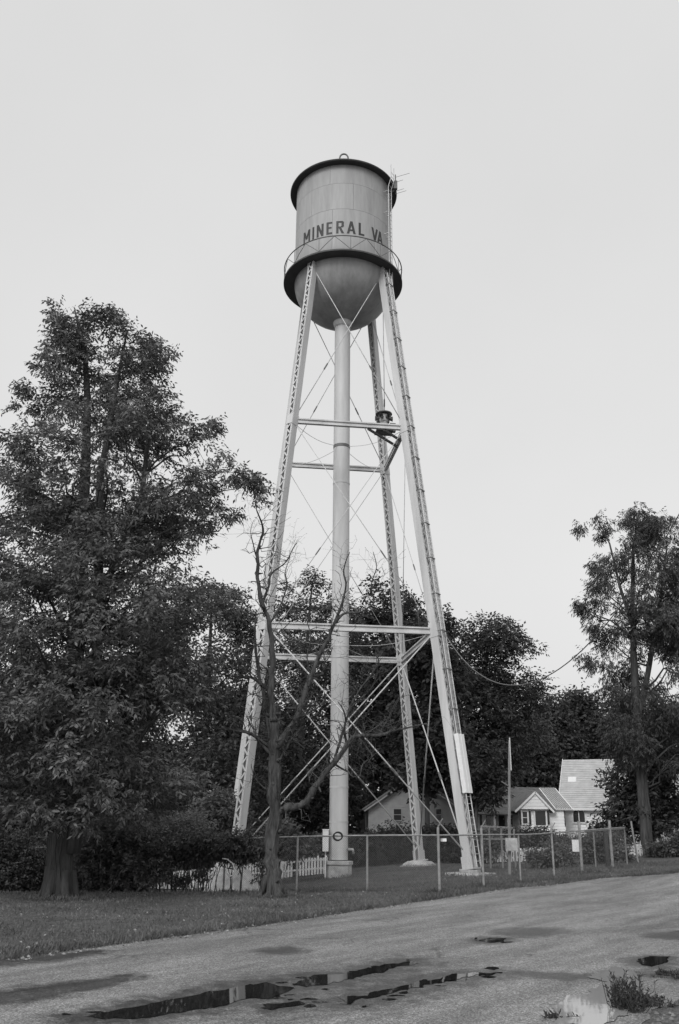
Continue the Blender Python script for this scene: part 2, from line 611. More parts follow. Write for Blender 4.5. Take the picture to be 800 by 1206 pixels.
def tree(name, label, cat, base, prof, Y, trunk_px, leaf, bark, rng, group=None, nclump=260, rclump=0.8, nspray=22, nleaf=6,
         L=0.26, W=0.09, droop=0.5, flat=0.6, blobs=(), holes=(), depth=1.0, thr=-0.25, nfreq=0.35, tr_r=0.4, limbs=60,
         trunk_tip=None, shell=0.6, trunks=None, out=0.6):
    """base: foot of the trunk; prof: rows (py, xl, xr) of the outline at distance Y; trunk_px: (px,py,radius m) along the trunk"""
    root = thing(name, base, label, cat, group)
    rows = sorted(prof)
    ys = np.array([r[0] for r in rows], float)
    xl = np.array([r[1] for r in rows], float)
    xr = np.array([r[2] for r in rows], float)
    C = []
    Rs = []
    wts = np.maximum(4, xr - xl)
    tries = 0
    off = Vector((base[0] * 3.1, base[1] * 1.7, 5))
    grid = np.linspace(ys[0], ys[-1], 200)
    wg = np.interp(grid, ys, wts)
    cdf = np.cumsum(wg ** 1.3)
    cdf /= cdf[-1]
    while len(C) < nclump and tries < nclump * 12:
        tries += 1
        py = float(np.interp(rng.random(), cdf, grid))
        a, b = np.interp(py, ys, xl), np.interp(py, ys, xr)
        rr = rng.random() ** shell
        an = rng.random() * 2 * math.pi
        ux, uy = rr * math.cos(an), rr * math.sin(an)
        px = (a + b) / 2 + ux * (b - a) / 2
        hw = abs(at(b, py, Y).x - at(a, py, Y).x) / 2
        bad = False
        for (hx, hy, hrx, hry) in holes:
            if ((px - hx) / hrx) ** 2 + ((py - hy) / hry) ** 2 < 1 and rng.random() < .93:
                bad = True
        if bad: continue
        p = at(px, py, Y)
        p.y += uy * min(hw, 6.5) * depth
        # keep the point over its own place while it moves in depth (the crown is round)
        if noise.noise(p * nfreq + off) < thr: continue
        C.append(tuple(p))
        Rs.append(rclump * (0.65 + .6 * rng.random()) * min(1.0, 0.55 + hw / 6))
    for (bx, by, brx, bry, cnt) in blobs:
        for i in range(cnt):
            an = rng.random() * 2 * math.pi
            rr = rng.random() ** .5
            p = at(bx + brx * rr * math.cos(an), by + bry * rr * math.sin(an), Y)
            p.y += rng.normal() * .8
            C.append(tuple(p))
            Rs.append(rclump * .75 * (0.6 + .5 * rng.random()))
    C = np.array(C)
    Rs = np.array(Rs)
    # trunk and limbs
    tb = MB()
    allT = []
    for tp in (trunks or [trunk_px]):
        pts = [at(px, py, Y) for (px, py, r_) in tp]
        rad = [r_ for (_, _, r_) in tp]
        pts[0] = Vector((pts[0].x, pts[0].y, H(pts[0].x, pts[0].y) - .1)) if tp is (trunks or [trunk_px])[0] else pts[0]
        # refine
        P2, R2 = [], []
        for i in range(len(pts) - 1):
            m = 4
            for j in range(m):
                t = j / m
                q = pts[i].lerp(pts[i + 1], t)
                wv = noise.noise_vector(q * .6) * .12 * rad[i]
                P2.append(q + wv)
                R2.append((rad[i] * (1 - t) + rad[i + 1] * t) * (1 + .10 * noise.noise(q * 1.3 + off)))
        P2.append(pts[-1])
        R2.append(rad[-1])
        tb.tube(P2, R2, 14)
        nr = 17 if R2[0] > .3 else 0
        for i in range(nr):                       # bark ridges
            a = i * 6.283 / nr + rng.random() * .3
            seg_ = [(P2[q] + Vector((math.cos(a + .12 * math.sin(q * .9 + i)), math.sin(a + .12 * math.sin(q * .9 + i)), 0)) * R2[q] * .985, R2[q] * (.04 + .055 * rng.random())) for q in range(int(rng.integers(0, 5)), min(len(P2), int(rng.integers(9, 22))))]
            tb.tube([q[0] for q in seg_], [q[1] for q in seg_], 5)
        if tp is (trunks or [trunk_px])[0]:
            # root flare
            r0 = R2[0]
            for i in range(6):
                a = i * 1.05 + rng.random() * .5
                e = P2[0] + Vector((math.cos(a), math.sin(a), 0)) * r0 * (1.35 + .25 * rng.random())
                tb.tube([P2[0] + Vector((math.cos(a) * r0 * .62, math.sin(a) * r0 * .62, r0 * 1.7)), P2[0] + Vector((math.cos(a) * r0 * .88, math.sin(a) * r0 * .88, r0 * .55)), e + Vector((0, 0, -.06))], [r0 * .28, r0 * .26, r0 * .10], 7)
        allT += list(zip(P2, R2))
    tp_ = np.array([tuple(p) for p, r_ in allT])
    trd = np.array([r_ for p, r_ in allT])
    tr = tb.build('trunk', bark, root, smooth=True)
    lb = MB()
    idx = rng.permutation(len(C))[:limbs]
    for i in idx:
        c = C[i]
        # attach lower on the trunk than the clump
        dz = c[2] - tp_[:, 2]
        dist = np.linalg.norm(tp_[:, :2] - c[None, :2], axis=1)
        score = np.abs(dz - dist * .55 - .4) + dist * .35 + np.where(dz < -0.5, 4, 0)
        k = int(np.argmin(score))
        Ln = float(np.linalg.norm(c - tp_[k]))
        r0 = min(trd[k] * .5, 0.018 + .013 * Ln)
        if tp_[k][2] < tp_[:, 2].min() + 1.6: continue
        pts = wobble_path(tp_[k], c, 5, .045, rng, .06)
        rad = [r0 * (1 - .16 * j) for j in range(6)]
        lb.tube(pts, rad, 5)
        for j in (2, 3, 4):
            e = np.array(pts[j]) + rng.normal(size=3) * Ln * .16 + np.array([0, 0, .1 * Ln])
            lb.tube(wobble_path(pts[j], e, 3, .06, rng), [rad[j] * .55, rad[j] * .4, rad[j] * .3, .008], 4)
    if lb.v:
        o = lb.build('limbs', bark, root, smooth=True)
        o['kind'] = 'stuff'
    ax = np.array(tp_)

    def axis(Cs):
        z = Cs[:, 2] - 1.5
        i = np.argmin(np.abs(z[:, None] - ax[None, :, 2]), axis=1)
        q = ax[i].copy()
        q[:, 2] = z
        return q
    V = sprays(C, Rs, axis, nspray, nleaf, L, W, droop, flat, rng, out)
    crown = quads_mesh('crown', V, leaf, root)
    crown['kind'] = 'stuff'
    return root


def bush(name, label, cat, blobs, leaf, rng, group=None, n=900, nleaf=5, L=0.16, W=0.08, droop=0.3, Y=None, stems=5):
    """blobs: (x, y, z, rx, ry, rz) in the place's own metres"""
    x0 = sum(b[0] for b in blobs) / len(blobs)
    y0 = sum(b[1] for b in blobs) / len(blobs)
    root = thing(name, on(x0, y0), label, cat, group)
    Vs = []
    tot = sum(b[3] * b[5] for b in blobs)
    for b in blobs:
        k = max(6, int(n * b[3] * b[5] / tot / 14))
        u = unit(rng.normal(size=(k, 3))) * (rng.random((k, 1)) ** .4)
        C = np.array(b[:3])[None] + u * np.array(b[3:6])[None]
        gz = np.array([H(c[0], c[1]) for c in C])
        C[:, 2] = np.maximum(C[:, 2], gz + .12)
        Rs = np.full(k, min(b[3:6]) * .5 + .12) * (.6 + .7 * rng.random(k))
        Vs.append(sprays(C, Rs, lambda q, b=b: np.array(b[:3])[None] - np.array([0, 0, .3]), 14, nleaf, L, W, droop, .8, rng, .7))
    o = quads_mesh('foliage', np.concatenate(Vs), leaf, root)
    o['kind'] = 'stuff'
    sb = MB()
    for b in blobs:
        for i in range(stems):
            a = rng.random() * 6.28
            f = on(b[0] + math.cos(a) * b[3] * .35, b[1] + math.sin(a) * b[4] * .35, -.05)
            e = (b[0] + math.cos(a) * b[3] * .7, b[1] + math.sin(a) * b[4] * .7, b[2] + b[5] * (.2 + .5 * rng.random()))
            sb.tube(wobble_path(f, e, 4, .05, rng), [.016, .014, .012, .009, .005], 5)
    s_ = sb.build('stems', M['barkg'], root, smooth=True)
    s_['kind'] = 'stuff'
    return root


# ================================================================== THE SETTING
def axis_steps(segs):
    out = [segs[0][0]]
    for a, b, s in segs:
        n = max(1, int(round((b - a) / s)))
        out += [a + (b - a) * (i + 1) / n for i in range(n)]
    return out


gx = axis_steps([(-900, -120, 60), (-120, -40, 8), (-40, 45, 1.0), (45, 130, 8), (130, 900, 60)])
gy = axis_steps([(-150, -20, 20), (-20, 95, 1.0), (95, 170, 5), (170, 1500, 70)])
gv = [(x, y, H(x, y) + .02 * noise.noise(Vector((x * .5, y * .5, 0)))) for y in gy for x in gx]
nx = len(gx)
gf = [(j * nx + i, j * nx + i + 1, (j + 1) * nx + i + 1, (j + 1) * nx + i) for j in range(len(gy) - 1) for i in range(nx - 1)]
me = bpy.data.meshes.new('ground')
me.from_pydata(gv, [], gf)
me.polygons.foreach_set('use_smooth', [True] * len(me.polygons))
tag(link_mesh('ground', me, M['lawn']), kind='structure')

# the road: a strip between its grass edge and the gravel at its near side
E0, E1 = gnd(0, 1133), gnd(790, 1030)
ED = Vector((E1.x - E0.x, E1.y - E0.y, 0)).normalized()
EN = Vector((ED.y, -ED.x, 0))          # towards the camera's right
edge_px = [(0, 1133), (100, 1119), (200, 1105), (300, 1092), (400, 1077), (500, 1062), (600, 1047), (700, 1036), (790, 1030)]
ept = []
for a in edge_px:
    q = gnd(*a)
    rel = Vector((q.x - E0.x, q.y - E0.y, 0))
    ept.append((rel.dot(ED), rel.dot(EN)))
es = np.array([e[0] for e in ept])
eo = np.array([e[1] for e in ept])
ROADW = 9.3


def road_edge(s):
    return float(np.interp(s, es, eo)) + .16 * noise.noise(Vector((s * .7, 3, 0))) + .05 * noise.noise(Vector((s * 3.1, 7, 0)))


def near_edge(s):
    return ROADW + .35 * noise.noise(Vector((s * .45, 13, 0))) + .12 * noise.noise(Vector((s * 2.1, 17, 0)))


def strip(name, m, lo, hi, s0, s1, ds, nt_, dz):
    v, f = [], []
    S = np.arange(s0, s1 + ds, ds)
    for s in S:
        a, b = lo(s), hi(s)
        for j in range(nt_ + 1):
            o = a + (b - a) * j / nt_
            p = E0 + ED * s + EN * o
            v.append((p.x, p.y, H(p.x, p.y) + dz + .02))
    for i in range(len(S) - 1):
        for j in range(nt_):
            k = i * (nt_ + 1) + j
            f.append((k, k + nt_ + 1, k + nt_ + 2, k + 1))
    me = bpy.data.meshes.new(name)
    me.from_pydata(v, [], f)
    me.polygons.foreach_set('use_smooth', [True] * len(me.polygons))
    return tag(link_mesh(name, me, m), kind='structure')


strip('gravel_shoulder', M['gravel'], lambda s: near_edge(s) - .25, lambda s: ROADW + 3.6 + .5 * noise.noise(Vector((s * .5, 23, 0))), -60, 120, .4, 10, .006)


def road_z(p, dz):
    return H(p.x, p.y) + .032 + dz


def outline(pxs, rough, sub=10, seed=0):
    pts = [gnd(a, b) for a, b in pxs]
    out = []
    for i, p in enumerate(pts):
        q = pts[(i + 1) % len(pts)]
        n = max(3, int((q - p).length / .07))
        for j in range(n):
            r_ = p.lerp(q, j / n)
            k = noise.noise_vector(Vector((r_.x * 2.3, r_.y * 1.3, seed))) * rough + noise.noise_vector(Vector((r_.x * 6, r_.y * 3.5, seed + 4))) * rough * .8
            k2 = noise.noise_vector(Vector((r_.x * 17, r_.y * 9, seed + 8))) * rough * .6
            out.append(Vector((r_.x + k.x + k2.x, r_.y + k.y * 3.2 + k2.y * 2.2, 0)))
    return out


def sheet(name, m, pxs, dz, rough=.12, seed=0, kind='structure'):
    pts = outline(pxs, rough, seed=seed)
    import bmesh
    bm = bmesh.new()
    vs = [bm.verts.new((p.x, p.y, road_z(p, dz))) for p in pts]
    f = bm.faces.new(vs)
    bmesh.ops.triangulate(bm, faces=[f])
    for f in bm.faces:
        if f.normal.z < 0: f.normal_flip()
    me = bpy.data.meshes.new(name)
    bm.to_mesh(me)
    bm.free()
    return tag(link_mesh(name, me, m), kind=kind)


PUD = [
    [(95, 1204), (160, 1191), (205, 1181), (268, 1169), (318, 1160), (346, 1168), (330, 1176), (285, 1183), (240, 1191), (185, 1200), (120, 1206)],
    [(345, 1162), (372, 1153), (400, 1150), (440, 1142), (486, 1134), (492, 1137), (460, 1145), (425, 1154), (392, 1161), (362, 1166)],
    [(404, 1181), (450, 1169), (500, 1158), (545, 1150), (592, 1149), (550, 1155), (510, 1163), (465, 1174), (412, 1186)],
    [(563, 1110), (578, 1107), (597, 1108), (594, 1112), (578, 1113)],
    [(748, 1134), (765, 1129), (790, 1130), (785, 1136), (768, 1142), (756, 1140)],
    [(310, 1188), (352, 1182), (360, 1186), (318, 1194)],
]
for i, P in enumerate(PUD):
    sheet('puddle', M['water'], P, .006, .06 if i < 3 else .03, i)
sheet('puddle', M['skywater'], [(650, 1214), (656, 1190), (668, 1178), (690, 1175), (704, 1167), (716, 1161), (696, 1156), (700, 1151), (728, 1142), (745, 1148), (757, 1160), (752, 1180), (735, 1199), (712, 1214)], .010, .05, 9)
# broken fragments of standing water beside the long puddles
rp_ = random.Random(12)
for i in range(34):
    P = PUD[rp_.choice((0, 0, 1, 1, 2, 2, 3, 5))]
    a = rp_.choice(P)
    x_, y_ = a[0] + rp_.gauss(0, 22), a[1] + rp_.gauss(0, 3.5)
    w_, h_ = rp_.uniform(3, 13), rp_.uniform(.5, 1.6)
    if y_ > 1210: continue
    sheet('puddle', M['water'], [(x_ - w_, y_), (x_ - w_ * .3, y_ - h_), (x_ + w_ * .6, y_ - h_ * .8), (x_ + w_, y_ + h_ * .1), (x_ + w_ * .2, y_ + h_), (x_ - w_ * .6, y_ + h_ * .7)], .004, .02, 40 + i)
# damp ground round the puddles and in the hollows of the road, as soft stains
DAMP = [(P, .46) for P in PUD[:3]] + [(P, .25) for P in PUD[3:]] + [(p_, r_) for p_, r_ in [
    ([(-40, 1178), (50, 1168), (110, 1160), (150, 1154), (95, 1168), (30, 1180), (-40, 1188)], .30),
    ([(596, 1101), (625, 1097), (648, 1097), (640, 1101), (615, 1104)], .40),
    ([(596, 1147), (640, 1150), (690, 1152), (660, 1156), (615, 1152)], .20),
    ([(318, 1122), (340, 1120), (345, 1123), (325, 1125)], .3),
    ([(-20, 1135), (60, 1128), (110, 1124), (60, 1132), (-20, 1140)], .3),
    ([(770, 1105), (800, 1100), (830, 1100), (800, 1108)], .3),
    ([(770, 1150), (800, 1146), (830, 1150), (800, 1156)], .3)]]


def damp_field(P2):
    out = np.zeros(len(P2))
    for P, r_ in DAMP:
        pg = np.array([tuple(gnd(a, b))[:2] for a, b in P])
        d = np.full(len(P2), 1e9)
        ins = np.zeros(len(P2), bool)
        for i in range(len(pg)):
            a, b = pg[i], pg[(i + 1) % len(pg)]
            ab = b - a
            t = np.clip(((P2 - a) @ ab) / max(1e-9, ab @ ab), 0, 1)
            d = np.minimum(d, np.linalg.norm(P2 - (a + t[:, None] * ab), axis=1))
            cond = ((a[1] > P2[:, 1]) != (b[1] > P2[:, 1]))
            xi = a[0] + (P2[:, 1] - a[1]) * ab[0] / (ab[1] if abs(ab[1]) > 1e-9 else 1e-9)
            ins ^= cond & (P2[:, 0] < xi)
        out = np.maximum(out, np.where(ins, 1.0, np.clip(1 - d / (2.2 * r_), 0, 1)))
    return out


S_ = np.concatenate([np.arange(-60, -9, 1.0), np.arange(-9, 22, .11), np.arange(22, 120, .5)])
NT = 84
rv, rf_ = [], []
for s_v in S_:
    a, b = road_edge(s_v), near_edge(s_v)
    for j in range(NT + 1):
        p = E0 + ED * float(s_v) + EN * (a + (b - a) * j / NT)
        rv.append((p.x, p.y, H(p.x, p.y) + .032))
for i in range(len(S_) - 1):
    for j in range(NT):
        k = i * (NT + 1) + j
        rf_.append((k, k + NT + 1, k + NT + 2, k + 1))
me = bpy.data.meshes.new('road')
me.from_pydata(rv, [], rf_)
me.polygons.foreach_set('use_smooth', [True] * len(me.polygons))
at_ = me.attributes.new('damp', 'FLOAT', 'POINT')
at_.data.foreach_set('value', damp_field(np.array(rv)[:, :2]).astype(np.float32))
tag(link_mesh('road', me, M['asphalt']), kind='structure')

# ================================================================== WATER TOWER
CX, CY = 0.094, 48.0
TH = R(52.44)
RB, RT, ZB, ZT, Z1, Z2 = 7.54, 2.97, 0.26, 34.16, 23.11, 11.38
ANG = {'FL': TH + math.pi, 'FR': TH + 1.5 * math.pi, 'BR': TH, 'BL': TH + .5 * math.pi}


def RAD(z):
    return RB + (RT - RB) * (z - ZB) / (ZT - ZB)


tower = thing('water_tower', (CX, CY, 0), 'tall pale elevated water tank on four latticed steel legs, lettered MINERAL VA', 'water tower')
TWO = bpy.data.objects  # shorthand


def tl(a, r, z):      # tower-local cylindrical -> world
    return Vector((CX + r * math.cos(a), CY + r * math.sin(a), z))


# --- tank: inner shell and riveted plates
TRAD, TZ0, TZ1 = 3.06, 34.22, 40.98
mb = MB()
mb.lathe([(TRAD - .03, TZ0 - .1), (TRAD - .03, TZ1 + .05)], 96, CX, CY)
tank = mb.build('tank', M['under'], tower, smooth=True)
courses = [(TZ0, 37.622), (37.638, 39.534), (39.546, TZ1)]
npl = 7
for ci, (za, zb_) in enumerate(courses):
    base = None
    for k in range(npl):
        if base is None:
            m_ = MB()
            gap = .0025
            n = 14
            a0, a1 = gap, 2 * math.pi / npl - gap
            for side, rr in ((0, TRAD), (1, TRAD - .028)):
                for j in range(n + 1):
                    a = a0 + (a1 - a0) * j / n
                    for z in (za, zb_):
                        m_.v.append((CX + rr * math.cos(a), CY + rr * math.sin(a), z))
            o2 = 2 * (n + 1)
            for j in range(n):
                m_.f.append((2 * j, 2 * j + 2, 2 * j + 3, 2 * j + 1))
            for j in (0, n):
                m_.f.append((2 * j, 2 * j + 1, o2 + 2 * j + 1, o2 + 2 * j))
            for j in range(n):
                m_.f.append((2 * j, o2 + 2 * j, o2 + 2 * j + 2, 2 * j + 2))
                m_.f.append((2 * j + 1, 2 * j + 3, o2 + 2 * j + 3, o2 + 2 * j + 1))
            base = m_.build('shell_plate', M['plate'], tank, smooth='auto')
            base.rotation_euler = (0, 0, ci * .42)
        else:
            dup(base, tank, rotz=ci * .42 + 2 * math.pi * k / npl)

# --- lettering: block capitals wrapped on the shell
S = .17   # stroke in letter-box units of height 1; widths below in the same units
GL = {
    'M': (.60, [((.0, 0), (.0, 1)), ((.60, 0), (.60, 1)), ((.02, 1), (.30, .30)), ((.58, 1), (.30, .30))]),
    'I': (.0, [((0, 0), (0, 1))]),
    'N': (.42, [((0, 0), (0, 1)), ((.42, 0), (.42, 1)), ((.0, 1), (.42, 0))]),
    'E': (.36, [((0, 0), (0, 1)), ((0, 1), (.38, 1)), ((0, .52), (.32, .52)), ((0, 0), (.38, 0))]),
    'R': (.40, [((0, 0), (0, 1)), ((0, 1), (.30, 1)), ((.30, 1), (.40, .88)), ((.40, .88), (.40, .60)), ((.40, .60), (.30, .48)), ((.30, .48), (0, .48)), ((.18, .48), (.42, 0))]),
    'A': (.50, [((0, 0), (.25, 1)), ((.50, 0), (.25, 1)), ((.10, .28), (.40, .28))]),
    'L': (.36, [((0, 0), (0, 1)), ((0, 0), (.38, 0))]),
    'V': (.50, [((0, 1), (.25, 0)), ((.50, 1), (.25, 0))]),
}
LH, LZ = .90, 35.83
SW = .145


def letter(ch, arc0, sx):
    m_ = MB()
    wd, strokes = GL[ch]
    for si, (p, q) in enumerate(strokes):
        p, q = Vector(p), Vector(q)
        p = Vector((p.x * sx, p.y * LH))
        q = Vector((q.x * sx, q.y * LH))
        d = q - p
        L = d.length
        d /= L
        vert = abs(d.y) > .95
        horiz = abs(d.x) > .95
        if horiz:
            nrm = Vector((0, 1))
            p, q = p - Vector((SW / 2 * .9, 0)), q
            yy = min(max(p.y, SW / 2), LH - SW / 2)
            p.y = q.y = yy
            hw = Vector((0, SW * .46))
        else:
            hw = Vector((SW / 2 / max(.6, abs(d.y)), 0))
        nseg = max(2, int(abs(q.x - p.x) / .06) + 2)
        k = len(m_.v)
        rr = TRAD + .006 + .0012 * si
        for j in range(nseg + 1):
            c = p.lerp(q, j / nseg)
            for sgn in (-1, 0, 1):
                e = c + hw * sgn
                a = -math.pi / 2 + (arc0 + e.x) / TRAD
                m_.v.append((CX + rr * math.cos(a), CY + rr * math.sin(a), LZ + e.y))
        for j in range(nseg):
            for s_ in (0, 1):
                b = k + j * 3 + s_
                m_.f.append((b, b + 1, b + 4, b + 3))
    return m_.build('painted_letter', M['letter'], tank)


TWIST = math.atan2(CX, CY)
def lay(text, a0, a1, sx):
    ws = [GL[c][0] * sx + SW for c in text]
    total = (a1 - a0) * TRAD
    gap = (total - sum(ws)) / max(1, len(text) - 1)
    x = a0 * TRAD
    for c, wd in zip(text, ws):
        letter(c, x + SW / 2, sx)
        x += wd + gap


lay('MINERAL', R(-53.5), R(25.6), .80)
lay('VA', R(34), R(52.5), .76)

# --- roof, finial ring
mb = MB()
mb.lathe([(0.02, 43.55), (.9, 43.05), (2.0, 42.28), (3.1, 41.40), (3.46, 41.08), (3.49, 41.02), (3.46, 40.96), (TRAD - .1, 40.95)], 96, CX, CY)
roof = mb.build('roof', M['roofp'], tower, smooth='auto')
mb = MB()
pts = [Vector((CX + .28 * math.cos(R(a)), CY, 44.12 + .36 * math.sin(R(a)))) for a in range(-45, 226, 15)]
mb.tube(pts, .055, 8)
mb.tube([(CX, CY, 43.4), (CX, CY, 43.85)], [.30, .2], 10)
mb.build('finial_ring', M['railp'], roof, smooth=True)

# --- bowl
prof = []
VR = 2.80
for i in range(25):
    t = i / 24 * math.pi / 2
    prof.append((max(.30, (TRAD - .004) * math.cos(t)), TZ0 - VR * math.sin(t)))
mb = MB()
mb.lathe([(TRAD - .004, TZ0 + .02)] + prof, 96, CX, CY)
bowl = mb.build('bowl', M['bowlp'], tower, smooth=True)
mb = MB()
for k in range(10):                       # lap seams between the petal plates
    a = k * math.pi / 5 + .3
    mb.tube([tl(a, prof[i][0] + .004, prof[i][1]) for i in range(0, 22, 2)], .008, 4)
mb.build('bowl_seams', M['bowlp'], bowl)
mb = MB()
mb.lathe([(.62, 31.62), (.56, 31.3), (.50, 31.1), (.48, 31.1)], 32, CX, CY)
mb.build('bowl_collar', M['paint'], bowl, smooth=True)

# --- balcony with railing
BZ = 34.14
mb = MB()
mb.lathe([(TRAD - .02, BZ), (3.74, BZ), (3.74, BZ + .10), (TRAD - .02, BZ + .10)], 96, CX, CY, True)
balc = mb.build('balcony', M['under'], tower, smooth='auto')
rail = MB().ring(3.71, BZ + 1.05, .035, 96, 6, CX, CY).build('top_rail', M['railp'], balc, smooth=True)
NB = 12
mb = MB()
mb.tube([tl(0, 3.71, BZ + .1), tl(0, 3.71, BZ + 1.05)], .018, 5)
p0 = mb.build('rail_post', M['railp'], balc)
mb = MB()
a = 2 * math.pi / NB
mb.tube([tl(0, 3.71, BZ + .12), tl(a / 4, 3.70, BZ + .58), tl(a / 2, 3.71, BZ + 1.03)], .02, 5)
mb.tube([tl(a / 2, 3.71, BZ + 1.03), tl(a * .75, 3.70, BZ + .58), tl(a, 3.71, BZ + .12)], .02, 5)
d0 = mb.build('rail_brace', M['railp'], balc)
for o in (p0, d0):
    o.rotation_euler = (0, 0, .12)
for k in range(1, NB):
    dup(p0, balc, rotz=.12 + a * k)
    dup(d0, balc, rotz=.12 + a * k)

# --- riser
mb = MB()
mb.lathe([(.478, .45), (.475, 31.5)], 40, CX, CY)
riser = mb.build('riser_pipe', M['paint'], tower, smooth=True)
for z in (23.07, 20.76, 11.25, 7.1, 3.95, 2.25):
    mb = MB()
    hh = .05 if z != 23.07 else .09
    mb.lathe([(.47, z - hh), (.492, z - hh), (.492, z + hh), (.47, z + hh)], 40, CX, CY)
    mb.build('pipe_band', M['rod'] if z != 23.07 else M['galvd'], riser, smooth='auto')
mb = MB()
gz = H(CX, CY) - .15
mb.lathe([(.0, .40), (.72, .40), (.74, .37), (.74, .24), (.67, .20), (.67, gz)], 8, CX, CY)
o = mb.build('riser_footing', M['conc'], tower)
mb = MB()
mb.tube([(CX + .45, CY - .3, .95), (CX + .72, CY - .42, .95), (CX + .76, CY - .44, .75)], .07, 8)
mb.build('drain_stub', M['galv'], riser, smooth=True)

# --- one leg, then three copies turned about the axis
A0 = Vector((CX + RB, CY, ZB))
A1 = Vector((CX + RAD(34.6), CY, 34.6))
T = (A1 - A0).normalized()
SY = Vector((0, 1, 0))
RX = SY.cross(T).normalized()       # outward
LG = (A1 - A0).length
HW = .185
HR = .215
mb = MB()
for s in (-1, 1):
    mb.obox((A0 + A1) / 2 + SY * s * HW, T * LG / 2, SY * .012, RX * HR)
    for r_ in (-1, 1):
        mb.obox((A0 + A1) / 2 + SY * s * (HW - .05) + RX * r_ * (HR - .008), T * LG / 2, SY * .042, RX * .012)
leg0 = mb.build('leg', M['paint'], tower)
mb = MB()
step = .36
nst = int((LG - .8) / step)
for r_ in (-1, 1):
    for k in range(nst):
        s = 1 if k % 2 == 0 else -1
        a = A0 + T * (.5 + k * step) + SY * s * (HW - .04) + RX * r_ * (HR + .012)
        b = A0 + T * (.5 + (k + 1) * step) - SY * s * (HW - .04) + RX * r_ * (HR + .012)
        mb.bar(a, b, .08, .012, side=SY)
lac0 = mb.build('lacing', M['paint'], leg0)
lac0['kind'] = 'stuff'
# gusset plates where struts and rods meet, a cap under the tank, a base plate
for z in (Z1, Z2):
    f = (z - ZB) / (ZT - ZB)
    c = A0 + (Vector((CX + RT, CY, ZT)) - A0) * f
    mb = MB()
    for r_ in (-1, 1):
        mb.obox(c + RX * r_ * (HR + .03), T * .30, SY * (HW + .015), RX * .012)
    for s in (-1, 1):
        mb.obox(c + SY * s * (HW + .022), T * .34, SY * .010, RX * (HW + .05))
    mb.build('gusset_plate', M['paint'], leg0)
mb = MB()
c = A0 + T * .28
for s in (-1, 1):
    mb.obox(c + SY * s * (HW + .022), T * .26, SY * .012, RX * (HW + .10))
mb.obox(A0 + Vector((0, 0, -.0)), SY * .36, RX * .36, Vector((0, 0, .03)))
mb.build('base_plate', M['paint'], leg0)
mb = MB()
c = A1 - T * .45
for s in (-1, 1):
    mb.obox(c + SY * s * (HW + .02), T * .42, SY * .012, RX * (HW + .07))
mb.obox(A1 - T * .16, T * .16, SY * (HW + .03), RX * (HW + .12))
mb.build('leg_cap', M['paint'], leg0)
ORDER = ['BR', 'BL', 'FL', 'FR']
leg0.rotation_euler = (0, 0, ANG['BR'])
LEG = {'BR': leg0}
for k in ORDER[1:]:
    LEG[k] = dup(leg0, tower, rotz=ANG[k])

# --- struts: two channels back to back with a recessed web; built between angles 0 and 90 degrees
def chord(z):
    r = RAD(z)
    p, q = tl(0, r, z), tl(math.pi / 2, r, z)
    d = (q - p).normalized()
    return p + d * .30, q - d * .30, d


for z, hh in ((Z1, .15), (Z2, .17)):
    p, q, d = chord(z)
    nrm = d.cross(Vector((0, 0, 1)))
    mb = MB()
    for s in (-1, 1):
        mb.bar(p + Vector((0, 0, s * (hh - .035))), q + Vector((0, 0, s * (hh - .035))), .20, .075, side=nrm)
    mb.bar(p, q, .05, 2 * hh - .16, side=nrm)
    st = mb.build('strut', M['paint'], tower)
    for k in range(4):
        o = st if k == 0 else dup(st, tower)
        o.rotation_euler = (0, 0, TH + k * math.pi / 2)

# --- diagonal tie rods with turnbuckles
for (za, zb_, rr) in ((ZT - .3, Z1, .026), (Z1, Z2, .021), (Z2, ZB + .55, .036)):
    for sw in (0, 1):
        ra, rb = RAD(za), RAD(zb_)
        a0, a1 = (0, math.pi / 2) if sw == 0 else (math.pi / 2, 0)
        p, q = tl(a0, ra, za), tl(a1, rb, zb_)
        off = Vector((math.cos(math.pi / 4), math.sin(math.pi / 4), 0)) * (.03 if sw == 0 else -.05)
        d = (q - p).normalized()
        p, q = p + d * .28 + off, q - d * .28 + off
        o = MB().tube([p, q], rr, 6).build('tie_rod', M['rod'], tower, smooth=True)
        c = p.lerp(q, .66)
        MB().tube([c - d * .26, c - d * .18, c + d * .18, c + d * .26], [rr * 1.2, rr * 1.8, rr * 1.8, rr * 1.2], 6).build('turnbuckle', M['galvd'], o)
        o.rotation_euler = (0, 0, TH)
        for k in range(1, 4):
            dup(o, tower, rotz=TH + k * math.pi / 2)

# --- stay rods from the riser to the legs
for z, zc in ((Z1 - .15, Z1 - .1), (Z2 - .1, Z2 - .1)):
    pts = []
    for i in range(9):
        t = i / 8
        pts.append(tl(0, .48 + (RAD(z) - .75) * t, zc + (z - zc) * t - .25 * math.sin(t * math.pi)))
    o = MB().tube(pts, .014, 5).build('stay_rod', M['rod'], tower, smooth=True)
    o.rotation_euler = (0, 0, TH)
    for k in range(1, 4):
        dup(o, tower, rotz=TH + k * math.pi / 2)

